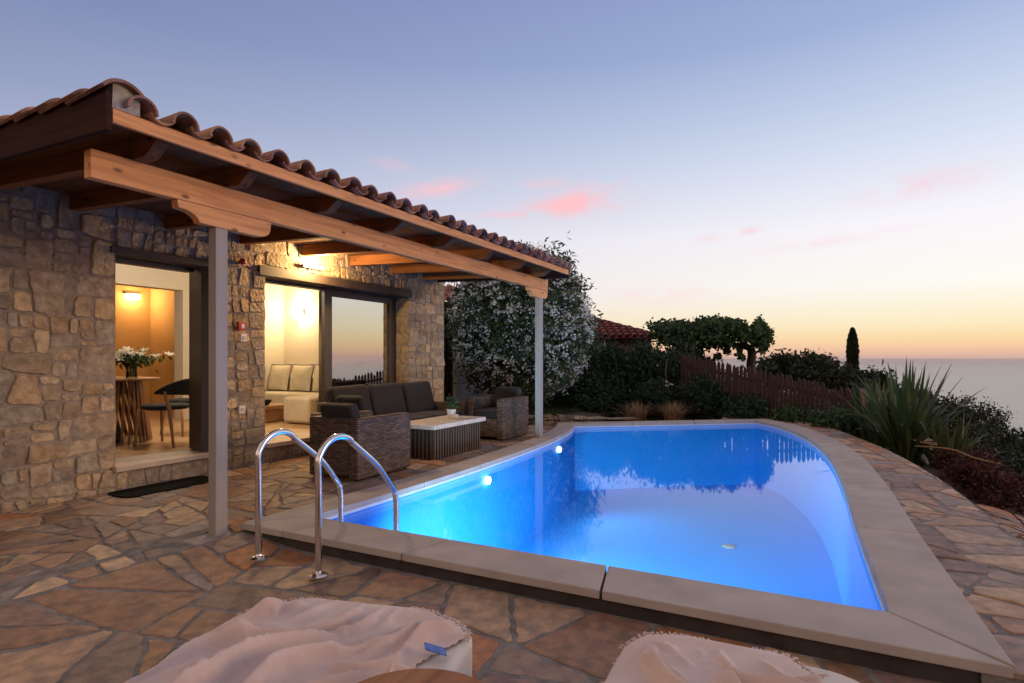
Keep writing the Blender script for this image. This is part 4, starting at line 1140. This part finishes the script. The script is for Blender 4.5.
# red hedge ball
c=wp(958,500,7.7)
r_=np.random.default_rng(15); rh=empty('red_hedge',(c[0],c[1],-1.1),'clipped rounded dark red hedge beside the walkway','hedge')
P=[];dirr=Vector((FX*1.0+.20*FY,FY-.2*FX,0)).normalized()
pa=Vector(wp(940,470,8.9)); pb=Vector(wp(985,520,7.1))
for k in range(150):
    t=r_.random(); q=pa.lerp(pb,t); a=r_.random()*6.283; rr_=.36*math.sqrt(r_.random()); zz=-1.0+r_.random()*.92
    if zz>-.22: rr_*=.85
    P.append(np.array([q.x+rr_*math.cos(a),q.y+rr_*math.sin(a)-.22,zz-.10*t])+r_.normal(size=(150,3))*.065)
P=np.concatenate(P); blades('foliage',M['redleaf'],rh,P,.045*(.6+.8*r_.random(len(P))),1.7,3)
m=MB()
for k in range(5):
    q=pa.lerp(pb,k/4); trunk(m,(q.x,q.y-.22,-1.4),(q.x,q.y-.22,-.5),.02,.01,4,.02,k)
m.build('stems',M['bark'],rh)
# dry fallen flower stalk leaning over the red hedge
m=MB(); m.tube(cat3([wp(915,446,8.9),wp(950,449,8.4),wp(975,458,8.0),wp(1000,464,7.7)],4),.012,6); tag(m.build('flower_stalk',M['tan'],None,smooth=True),'long pale dry flower stalk leaning over the red hedge','plant stalk')
# lower path of flagstones at the right
rng=random.Random(33)
def lowz(x,y): return -.88
st=MB()
for p in masonry([(5.0,-3.2),(8.5,-3.2),(8.5,-1.28),(5.0,-1.28)],.05,.14,rng,wall=False):
    if area(p)<0: p=p[::-1]
    q=inset(p,.02)
    if len(q)<3: continue
    q=wobble(chop(q,.04),.08,.005,rng); t=rng.choice(flag_tones); n2=len(q)
    st.add([(a_,b_,tz_(a_,b_)-.1) for a_,b_ in q]+[(a_,b_,tz_(a_,b_)+.07) for a_,b_ in q],[tuple(range(n2,2*n2))]+[(i,(i+1)%n2,n2+(i+1)%n2,n2+i) for i in range(n2)],(t[0]*1.2,t[1]*1.25,t[2]*1.4))
o=st.build('lower_path',M['flag']); o['kind']='structure'
# scrub on the slope (uncountable)
r_=np.random.default_rng(21); cl=[]
for k in range(5200):
    x=9+ (r_.random()**1.5)*105; k_=r_.uniform(.02,.75); # direction slope relative
    y=-1.9-(x-7)*k_*.75
    cl.append((x,y))
pts=[]
for (x,y) in cl:
    if x<17: continue
    s_=.12+.006*x; hgt=r_.uniform(.0,.3)*(1+.02*x)
    pts.append(np.array([x,y,tz_(x,y)+hgt])+r_.normal(size=(44,3))*np.array([s_*1.5,s_*1.5,s_]))
pts=np.concatenate(pts); dist=np.linalg.norm(pts[:,:2],axis=1)
o=blades('hillside_scrub',M['scrub'],None,pts,(.05+.0032*dist)*(.6+.8*r_.random(len(pts))),1.6,6); tag(o,'dark green scrub covering the slope down to the sea','scrub',kind='stuff')
for i,(u,v,d_,rad,lb) in enumerate([(968,474,12.5,(1.0,.9,.75),'dark shrub on the slope behind the red hedge'),(1012,492,11.0,(.9,.8,.6),'low dark shrub at the right edge above the lower path'),(935,432,16,(1.3,1.1,.7),'broad dark shrub on the slope behind the big flax'),(1000,456,16,(1.5,1.2,.7),'broad dark shrub spreading down the slope at the right edge'),(960,421,22,(1.6,1.4,.8),'dark bush on the slope skyline right of the flax tips'),(900,406,22,(1.4,1.2,.7),'dark bush on the slope directly behind the tallest flax leaves')]):
    c=wp(u,v,d_); shrub('slope_shrub',(c[0],c[1],c[2]-rad[2]),rad,7000,110,.15,.11,M['scrub'],lb,'shrub','shrubs on the seaward slope',seed=130+i)
# a second belt behind fence and hedge
pts=[]
for k in range(900):
    x=r_.uniform(17,60); y=r_.uniform(-1.5,.35*x); 
    pts.append(np.array([x,y,tz_(x,y)+r_.uniform(0,.5)])+r_.normal(size=(30,3))*.4)
pts=np.concatenate(pts); o=blades('undergrowth',M['scrub'],None,pts,.22,1.6,8); tag(o,'dark undergrowth on the ground behind the fence','scrub',kind='stuff')

# ================================================================== PATIO FURNITURE
def cushion(mb,x0,y0,z0,x1,y1,z1,bulge=.02): mb.box(x0,y0,z0,x1,y1,z1)
def armchair(name,x,y,rot,label):
    """local: faces +x, width along y 0..w"""
    t=empty(name,(0,0,0),label,'armchair','wicker armchairs on the terrace')
    w=.69;d_=.92
    m=MB(); m.box(.13,.131,.05,d_-.02,w-.131,.34); m.build('seat_base',M['wicker'],t,bevel=.012)
    for y0 in (0,w-.13):
        m=MB(); m.box(0,y0,.02,d_,y0+.13,.66); m.build('arm',M['wicker'],t,bevel=.02)
    m=MB(); m.box(0,.131,.05,.128,w-.131,.66); m.build('backrest',M['wicker'],t,bevel=.012)
    m=MB(); m.box(.20,.135,.342,d_-.01,w-.135,.47); m.build('seat_cushion',M['cush'],t,bevel=.04,seg=4)
    m=MB(); m.hexa([(.10,.12,.475),(.30,.12,.475),(.30,w-.12,.475),(.10,w-.12,.475),(.0,.12,.79),(.15,.12,.82),(.15,w-.12,.82),(.0,w-.12,.79)]); m.build('back_cushion',M['cush'],t,bevel=.05,seg=4)
    for a in (.05,d_-.05):
        for b_ in (.05,w-.05):
            m=MB(); m.tube([(a,b_,0),(a,b_,.03)],.02,10); m.build('foot',M['black'],t)
    t.location=(x,y,.012); t.rotation_euler=(0,0,rot); return t
armchair('wicker_armchair',4.83,4.29,0,'brown wicker armchair nearest the pool ladder with its back to the house door')
c2=armchair('wicker_armchair',9.22,5.10,math.pi,'brown wicker armchair at the far end of the terrace by the far post')
sf=empty('wicker_sofa',(6.9,5.4,.012),'three seat brown wicker sofa with charcoal cushions against the glass door','sofa')
m=MB(); m.box(5.875,5.1,.06,8.17,5.82,.34); m.build('seat_base',M['wicker'],sf,bevel=.012)
m=MB(); m.box(5.875,5.821,.06,8.17,5.92,.72); m.build('backrest',M['wicker'],sf,bevel=.02)
for x in (5.76,8.172):
    m=MB(); m.box(x,5.08,.03,x+.112,5.92,.60); m.build('arm',M['wicker'],sf,bevel=.02)
for k in range(3):
    x0=5.88+k*.765
    m=MB(); m.box(x0,5.08,.342,x0+.76,5.72,.47); m.build('seat_cushion',M['cush'],sf,bevel=.04,seg=4)
    m=MB(); m.hexa([(x0,5.56,.475),(x0+.755,5.56,.475),(x0+.755,5.74,.475),(x0,5.74,.475),(x0+.02,5.68,.94),(x0+.735,5.68,.955),(x0+.735,5.81,.935),(x0+.02,5.81,.92)]); m.build('back_cushion',M['cush'],sf,bevel=.055,seg=4)
for k,(x,lb) in enumerate(((5.93,'charcoal cushion leaning on the left arm of the sofa'),)):
    m=MB(); m.hexa([(x,5.15,.48),(x+.14,5.15,.48),(x+.14,5.6,.48),(x,5.6,.48),(x-.10,5.16,.82),(x+.02,5.16,.84),(x+.02,5.58,.84),(x-.10,5.58,.82)])
    tag(m.build('loose_cushion',M['cush'],None,bevel=.045,seg=4),lb,'cushion')
# coffee table
ct=empty('coffee_table',(6.95,4.7,.012),'low coffee table with a pale stone top on dark vertical slats','coffee table')
m=MB(); m.box(6.29,4.33,.40,7.60,4.98,.458); m.build('table_top',M['top'],ct,bevel=.006)
m=MB(); m.box(6.37,4.40,.02,7.48,4.86,.399); m.build('core',M['black'],ct)
x=6.33
sl_=MB()
while x<7.50:
    m=MB(); m.box(x,4.355,.012,x+.028,4.39,.399); m.build('slat',M['slat'],ct); x+=.062
y=4.40
while y<4.86:
    m=MB(); m.box(6.33,y,.012,6.365,y+.028,.399); m.build('slat',M['slat'],ct); y+=.062
pp=empty('potted_plant',(7.13,4.62,.471),'small green plant in a white pot on the coffee table','potted plant')
m=MB(); m.lathe([(.045,0),(.05,.01),(.062,.11),(.066,.112),(.066,.122),(.055,.122),(.05,.10),(.001,.10)],7.13,4.62,24,.471); m.build('pot',M['pot'],pp,smooth=False)
r_=np.random.default_rng(1); q=np.array([7.13,4.62,.68])+r_.normal(size=(170,3))*np.array([.045,.045,.055]); blades('leaves',M['carob'],pp,q,.05,1.8,2,.6)
m=MB(); trunk(m,(7.13,4.62,.57),(7.13,4.62,.68),.006,.004,3,.004,1); m.build('stem',M['bark'],pp)
cn=MB(); cn.lathe([(.028,0),(.03,.005),(.03,.06),(.02,.062),(.001,.062)],7.06,4.50,20,.471); tag(cn.build('candle_jar',M['sill'],None,smooth=False),'small pale candle jar beside the white plant pot','candle jar')
# door mat
pts=[]
for (cx_,cy_,a0) in ((4.22,5.98,0),(3.42,5.98,90),(3.42,5.80,180),(4.22,5.80,270)):
    for k in range(7): a=R(a0+15*k); pts.append((cx_+.11*math.cos(a),cy_+.11*math.sin(a)))
m=MB(); m.prism(pts,.004,.019); tag(m.build('door_mat',M['rubber'],None,bevel=.004),'black rubber mat with rounded ends below the left doorway','door mat')

# ================================================================== LOUNGERS, TOWELS, SIDE TABLE
def lounger(name,foot,ang,w,label):
    """local: head toward -x, foot end at x=0, centred on y"""
    t=empty(name,(0,0,0),label,'sun lounger','sun loungers at the pool edge')
    L=1.9
    m=MB(); m.box(-L,-w/2+.02,.16,-.05,-w/2+.07,.23); m.box(-L,w/2-.07,.16,-.05,w/2-.02,.23); m.box(-L,-w/2+.071,.165,-L+.05,w/2-.071,.225); m.box(-.10,-w/2+.071,.165,-.051,w/2-.071,.225)
    for k in range(14): m.box(-L+.1+k*.125,-w/2+.071,.20,-L+.17+k*.125,w/2-.071,.215)
    m.build('frame',M['teak'],t,bevel=.006)
    for x in (-L+.15,-.22):
        for s_ in (-1,1):
            m=MB(); m.box(x-.03,s_*(w/2-.075)-.025,0,x+.03,s_*(w/2-.075)+.025,.159); m.build('leg',M['teak'],t,bevel=.004)
    # cushion with rounded foot corners
    r0=.20; pts=[(-L,-w/2),(-r0,-w/2)]
    for k in range(1,9): a=-math.pi/2+k/8*math.pi/2; pts.append((-r0+r0*math.cos(a),-w/2+r0+r0*math.sin(a)))
    for k in range(0,9): a=k/8*math.pi/2; pts.append((-r0+r0*math.cos(a),w/2-r0+r0*math.sin(a)))
    pts.append((-L,w/2))
    m=MB(); m.prism(pts,.232,.405); m.build('cushion',M['lounge'],t,bevel=.035,seg=4)
    t.location=(foot[0],foot[1],-.105); t.rotation_euler=(0,0,ang); return t
def towel(name,foot,ang,outline,label,seed,z0,foldang,hw=.78):
    """outline in lounger space; surplus cloth relaxed over the cushion so that it buckles into folds"""
    sp=.0125; x0=min(p[0] for p in outline); x1=max(p[0] for p in outline); y0=min(p[1] for p in outline); y1=max(p[1] for p in outline)
    nx_=int((x1-x0)/sp)+2; ny_=int((y1-y0)/sp)+2
    X,Y=np.meshgrid(x0+np.arange(nx_)*sp,y0+np.arange(ny_)*sp,indexing='ij')
    inside=np.array([[inpoly((X[i,j],Y[i,j]),outline) for j in range(ny_)] for i in range(nx_)])
    ph=seed*3.7
    fa_=foldang; cf,sf_=math.cos(fa_),math.sin(fa_)
    wx=np.array([[mnoise.noise((X[i,j]*3+ph,Y[i,j]*3,11+ph)) for j in range(ny_)] for i in range(nx_)])
    def rn(fu,fv,o_): return np.array([[mnoise.noise(((X[i,j]*cf+Y[i,j]*sf_+.10*wx[i,j])*fu+ph,(-X[i,j]*sf_+Y[i,j]*cf+.14*wx[i,j])*fv,o_+ph)) for j in range(ny_)] for i in range(nx_)])
    low=rn(1.6,2.4,0.); n1=rn(1.6,5.4,3.); n2=rn(3.4,10.5,7.)
    rid=lambda a_,k_:np.maximum(0,1-np.abs(a_)*k_)**1.4
    fine=np.array([[mnoise.noise((X[i,j]*21+ph,Y[i,j]*21,5+ph)) for j in range(ny_)] for i in range(nx_)])
    fw=hw/2
    def floor_(px_,py_):
        e=np.maximum(np.maximum(np.abs(py_)-fw+.03,px_+.03),0)
        return z0-.012-np.minimum(.40,(e/.05)**2*.012+np.maximum(e-.05,0)*3.0)
    ed=np.clip((.05-X)/.24,0,1)*np.clip((fw+.06-np.abs(Y))/.20,0,1); ed=.12+.88*ed*ed*(3-2*ed)
    P=np.stack([X,Y,floor_(X,Y)+.012+ed*(.085*rid(n1,3.2)+.050*rid(n2,3.0)*(.5+1.2*np.maximum(0,low+.3)))+.005*fine],axis=-1)
    ext=1.0+0*low; P0=P.copy()
    base=P.copy(); vel=np.zeros_like(P)
    rc={}
    def rest_of(di,dj):
        if (di,dj) not in rc:
            nI,nJ=P0.shape[:2]; i0,i1=max(0,-di),nI-max(0,di); j0,j1=max(0,-dj),nJ-max(0,dj)
            rc[(di,dj)]=(np.sqrt(((P0[i0+di:i1+di,j0+dj:j1+dj]-P0[i0:i1,j0:j1])**2).sum(-1)),)
        return rc[(di,dj)]
    def con(P,di,dj,rest,k,only_push=False):
        # Jacobi distance constraint between (i,j) and (i+di,j+dj)
        nI,nJ=P.shape[:2]
        i0,i1=max(0,-di),nI-max(0,di); j0,j1=max(0,-dj),nJ-max(0,dj)
        A=P[i0:i1,j0:j1]; B=P[i0+di:i1+di,j0+dj:j1+dj]
        D=B-A; L=np.sqrt((D**2).sum(-1))+1e-9; R_=rest_of(di,dj)[0]*rest
        c_=(L-R_)
        if only_push: c_=np.minimum(c_,0)
        m_=(inside[i0:i1,j0:j1]&inside[i0+di:i1+di,j0+dj:j1+dj])
        g=(c_/L*k*.5*m_)[...,None]*D
        P[i0:i1,j0:j1]+=g; P[i0+di:i1+di,j0+dj:j1+dj]-=g
    r2=math.sqrt(2)
    for it_ in range(130):
        vel*=.93; vel[...,2]-=.00035; old=P.copy(); P+=vel
        for s2_ in range(2):
            con(P,1,0,1.01,.45);con(P,0,1,1.01,.45);con(P,1,1,1.0,.2);con(P,1,-1,1.0,.2)
            con(P,3,0,.96,.2,True);con(P,0,3,.96,.2,True);con(P,6,0,.93,.08,True);con(P,0,6,.93,.08,True)
        fl=floor_(P[...,0],P[...,1]); hit=P[...,2]<fl+.002
        P[...,2]=np.where(hit,fl+.002,P[...,2])
        fr_=np.where(hit,.12,1.0)
        P[...,0]=old[...,0]+(P[...,0]-old[...,0])*fr_; P[...,1]=old[...,1]+(P[...,1]-old[...,1])*fr_
        P[...,2]=np.maximum(P[...,2],-.09)
        vel=np.clip(P-old,-.01,.01)
    m=MB(); ca,sa=math.cos(ang),math.sin(ang)
    def tow(p): return (foot[0]+ca*p[0]-sa*p[1],foot[1]+sa*p[0]+ca*p[1],float(p[2]))
    idx={}
    def pt(i,j):
        if (i,j) not in idx: idx[(i,j)]=len(m.v); m.v.append(tow(P[i,j]))
        return idx[(i,j)]
    edge=[]
    for i in range(nx_-1):
        for j in range(ny_-1):
            if inside[i,j] and inside[i+1,j] and inside[i+1,j+1] and inside[i,j+1]:
                m.f.append((pt(i,j),pt(i+1,j),pt(i+1,j+1),pt(i,j+1))); m.c.append(None)
    for i in range(1,nx_-1):
        for j in range(1,ny_-1):
            if inside[i,j] and not (inside[i+1,j] and inside[i,j+1] and inside[i,j-1]) and X[i,j]>-.22: edge.append((i,j))
    t=empty(name,(foot[0],foot[1],z0),label,'towel','pink towels on the loungers')
    m.build('cloth',M['towel'],t,smooth=True,solid=.006,sub=1)
    # fringe along the foot edge
    fr=MB(); rr=random.Random(seed)
    for (i,j) in edge:
        for q in range(2):
            p=P[i,j]; cx_,cy_=x0*.35,0; dx_,dy_=p[0]-cx_,p[1]; L=math.hypot(dx_,dy_); dx_/=L;dy_/=L
            o1=rr.uniform(-.005,.005); o2=rr.uniform(-.005,.005); ln=rr.uniform(.010,.018)
            a_=tow((p[0]+o1,p[1]+o2,p[2])); b2=tow((p[0]+o1+dx_*ln*.6,p[1]+o2+dy_*ln*.6,p[2]+.001)); c_=tow((p[0]+o1*2+dx_*ln,p[1]+o2*2+dy_*ln,p[2]-.006))
            fr.tube([a_,b2,c_],[.0028,.0034,.002],5)
    tag(fr.build('fringe',M['towel'],t,smooth=True),kind='stuff')
    return t
L1=(1.90,1.60); A1=R(14)
lounger('sun_lounger',L1,A1,.93,'cream cushioned sun lounger left of the small round table')
towel('towel',L1,A1,[(-1.15,.62),(-.75,.60),(-.30,.50),(-.10,.42),(.02,.26),(.045,.05),(.03,-.13),(-.02,-.27),(-.10,-.38),(-.19,-.445),(-.30,-.40),(-.45,-.34),(-.70,-.36),(-1.15,-.42)],'crumpled pale pink towel spread over the left lounger',6,.322,R(-32),.93)
L2=(2.20,.20); A2=R(2)
lounger('sun_lounger',L2,A2,.78,'cream cushioned sun lounger right of the small round table')
towel('towel',L2,A2,[(-1.0,.46),(-.5,.46),(-.20,.43),(-.05,.36),(.02,.22),(.03,.05),(.01,-.10),(-.10,-.17),(-.28,-.22),(-.5,-.27),(-1.0,-.32)],'crumpled pale pink towel spread over the right lounger',9,.322,R(50))
m=MB(); 
def lp(x,y,z): return (L1[0]+math.cos(A1)*x-math.sin(A1)*y,L1[1]+math.sin(A1)*x+math.cos(A1)*y,z)
m.add([lp(-.36,-.435,.325),lp(-.32,-.415,.328),lp(-.345,-.35,.352),lp(-.385,-.37,.35)],[(0,1,2,3)])
tag(m.build('leaflet',M['blue'],None,solid=.004),'small blue printed leaflet on the left lounger cushion','leaflet')
rt_=empty('side_table',(1.178,.88,-.11),'small round varnished wooden side table between the loungers','side table')
m=MB(); m.lathe([(.21,.408),(.232,.415),(.234,.428),(.226,.436),(.001,.436)],1.178,.88,64,0); m.build('table_top',M['teak'],rt_,smooth=False)
m=MB(); m.lathe([(.13,-.11),(.13,-.09),(.03,-.08),(.025,.417)],1.178,.88,24); m.build('pedestal',M['teak'],rt_,smooth=False)

# ================================================================== INTERIOR FURNITURE
dt=empty('dining_table',(4.55,7.8,.24),'round dining table on a fan of wooden slats inside the left doorway','dining table')
cxd,cyd=4.34,8.22
m=MB(); m.lathe([(.74,1.03),(.75,1.04),(.75,1.055),(.001,1.056)],cxd,cyd,48); m.build('table_top',M['walnut'],dt)
for k in range(44):
    a=2*math.pi*k/44; m=MB(); m.bar((cxd+.64*math.cos(a),cyd+.64*math.sin(a),.245),(cxd+.52*math.cos(a+.20),cyd+.52*math.sin(a+.20),1.028),.026,.04); m.build('slat',M['walnut'],dt)
m=MB(); m.lathe([(.34,.25),(.26,.6),(.34,1.02)],cxd,cyd,24); m.build('core',M['black'],dt)
def dchair(x,y,rot,label):
    t=empty('dining_chair',(0,0,0),label,'dining chair','black dining chairs inside the doorway')
    m=MB(); m.lathe([(.001,.43),(.20,.43),(.235,.45),(.235,.475),(.20,.49),(.001,.49)],0,0,28); m.build('seat',M['black'],t,smooth=True)
    P=[]
    for i in range(25):
        a=R(-78+156*i/24); top=.80-.14*abs(i-12)/12*abs(i-12)/12; b_=.60+.03*abs(i-12)/12
        P.append([(-.25*math.cos(a)-.02*q,.27*math.sin(a),b_+(top-b_)*q) for q in (0,.33,.66,1)])
    m=MB(); m.grid(P); m.build('backrest',M['black'],t,smooth=True,solid=.03)
    for sx_,sy_ in ((.17,.17),(.17,-.17),(-.19,.2),(-.19,-.2)):
        m=MB()
        if sx_>0: m.tube([(sx_*1.15,sy_*1.25,0),(sx_,sy_,.44)],[.012,.02],8)
        else: m.tube([(sx_*1.35,sy_*1.25,0),(sx_,sy_*1.1,.44),(sx_*.8,sy_*1.2,.66)],[.012,.02,.014],8)
        m.build('leg',M['oak'],t,smooth=True)
    t.location=(x,y,.24); t.rotation_euler=(0,0,rot); t.scale=(1.18,1.18,1.02); return t
dchair(4.69,7.26,R(112),'black dining chair with wooden legs nearest the left doorway')
dchair(5.45,7.95,R(178),'black dining chair half hidden behind the nearer one')
vs=empty('flower_vase',(4.72,7.75,1.056),'glass vase of white lilies and green leaves on the dining table','vase of flowers')
vx,vy=4.62,7.86
m=MB(); m.lathe([(.06,0),(.065,.01),(.06,.1),(.075,.19),(.072,.19),(.056,.1),(.058,.015),(.001,.012)],vx,vy,24,1.056); m.build('vase',M['vase'],vs,smooth=True)
r_=np.random.default_rng(3); q=np.array([vx,vy,1.29])+r_.normal(size=(230,3))*np.array([.14,.14,.045]); blades('leaves',M['stem'],vs,q,.10,2.8,2)
m=MB(); rr=random.Random(8)
for k in range(9): trunk(m,(vx,vy,1.07),(vx+rr.gauss(0,.12),vy+rr.gauss(0,.12),1.3),.005,.004,3,.005,k)
m.build('stems',M['stem'],vs)
for k in range(30):
    c=np.array([vx+rr.gauss(0,.15),vy+rr.gauss(0,.15),1.36+rr.gauss(0,.03)]); m=MB(); a0=rr.random()*6; tl_=rr.gauss(0,.4)
    for j in range(6):
        a=a0+j*math.pi/3; dx_,dy_=math.cos(a),math.sin(a); P=[(0,0,-.02),(dx_*.035-dy_*.016,dy_*.035+dx_*.016,.012),(dx_*.08,dy_*.08,.018),(dx_*.035+dy_*.016,dy_*.035-dx_*.016,.012)]
        m.add([(c[0]+p[0],c[1]+p[1]*math.cos(tl_)-p[2]*math.sin(tl_),c[2]+p[2]*math.cos(tl_)+p[1]*math.sin(tl_)) for p in P],[(0,1,2,3)])
    m.build('lily_flower',M['lily'],vs)

ls=empty('living_sofa',(8.3,8.5,.24),'cream slipcovered corner sofa in the lit living room','sofa')
m=MB(); m.box(7.95,7.30,.25,8.9,9.8,.66); m.build('seat',M['cream'],ls,bevel=.05,seg=4)
m=MB(); m.box(7.06,7.28,.25,7.94,7.88,.68); m.build('chaise',M['cream'],ls,bevel=.06,seg=4)
m=MB(); m.box(8.68,7.30,.66,8.92,9.8,.96); m.build('backrest',M['cream'],ls,bevel=.05,seg=4)
piping=M['iron']
for k,(y,lb) in enumerate(((9.62,'cream pillow farthest left on the living room sofa'),(9.02,'cream pillow in the middle of the living room sofa'),(8.42,'cream pillow right of the middle on the living room sofa'))):
    t=empty('pillow',(8.5,y,.68),lb,'pillow','cream pillows with dark piping on the indoor sofa')
    m=MB(); P=[]; K=12
    for sgn in (1,-1):
        P=[]
        for i in range(K+1):
            row=[]
            for j in range(K+1):
                a=i/K*2-1;b_=j/K*2-1; th=.10*(max(0,(1-a*a)*(1-b_*b_)))**.45; sq=1-.06*(1-abs(a*b_))
                h=(b_*sq+1)*.26
                row.append((8.52+.10*h/.5-sgn*th*-1*1.0 if False else 8.50+.22*h-sgn*th,y+a*.28*sq,.67+h))
            P.append(row if sgn>0 else row[::-1])
        m.grid(P)
    m.build('pillow_case',M['cream'],t,smooth=True)
    m=MB(); loop=[]
    for (a0,b0,a1,b1) in ((-1,-1,1,-1),(1,-1,1,1),(1,1,-1,1),(-1,1,-1,-1)):
        for i in range(8):
            a=a0+(a1-a0)*i/8;b_=b0+(b1-b0)*i/8; sq=1-.06*(1-abs(a*b_)); h=(b_*sq+1)*.26; loop.append((8.50+.22*h,y+a*.28*sq,.67+h))
    loop.append(loop[0]); m.tube(loop,.010,6); m.build('piping',piping,t,smooth=True)
t=empty('throw_pillow',(8.0,7.42,.68),'patterned pillow with dark fringe at the right end of the indoor sofa','pillow')
m=MB(); m.hexa([(7.9,7.34,.67),(8.2,7.34,.67),(8.2,7.46,.67),(7.9,7.46,.67),(7.98,7.30,1.02),(8.25,7.30,1.02),(8.25,7.38,1.02),(7.98,7.38,1.02)]); m.build('pillow_case',M['walnut'],t,bevel=.03)
bx=empty('storage_box',(7.2,8.3,.24),'low wooden table with a dark bowl left of the chaise','low table')
m=MB(); m.box(6.9,8.12,.46,7.55,8.75,.52); m.build('table_top',M['oak'],bx,bevel=.005)
m=MB(); m.box(6.95,8.17,.25,7.5,8.7,.458); m.build('shelf_unit',M['oak'],bx,bevel=.005)
m=MB(); m.lathe([(.05,0),(.09,.04),(.11,.09),(.10,.09),(.08,.045),(.001,.02)],7.1,8.33,20,.522); tag(m.build('bowl',M['black'],None,smooth=True),'dark bowl on the low wooden table in the living room','bowl')

# hazy evening air over the sea
def hazebox():
    m,nt_h,n_h,l_h=nodes('haze_air'); out=n_h.new('ShaderNodeOutputMaterial'); v=n_h.new('ShaderNodeVolumePrincipled')
    v.inputs['Color'].default_value=(1,.87,.86,1); v.inputs['Density'].default_value=HAZE; v.inputs['Anisotropy'].default_value=.7
    l_h.new(v.outputs[0],out.inputs['Volume'])
    h=MB(); h.box(-61000,-61000,-251,61000,61000,9); o=h.build('haze',m); tag(o,'thin evening haze over the sea and slope','haze',kind='stuff')
HAZE=3.2e-5
hazebox()
# ================================================================== render settings
S.view_settings.view_transform='Standard'; S.view_settings.look='None'; S.view_settings.exposure=0; S.view_settings.gamma=1
S.render.engine='CYCLES'
S.cycles.max_bounces=8; S.cycles.diffuse_bounces=3; S.cycles.glossy_bounces=4; S.cycles.transparent_max_bounces=12
S.cycles.sample_clamp_indirect=4; S.cycles.caustics_reflective=False; S.cycles.caustics_refractive=False
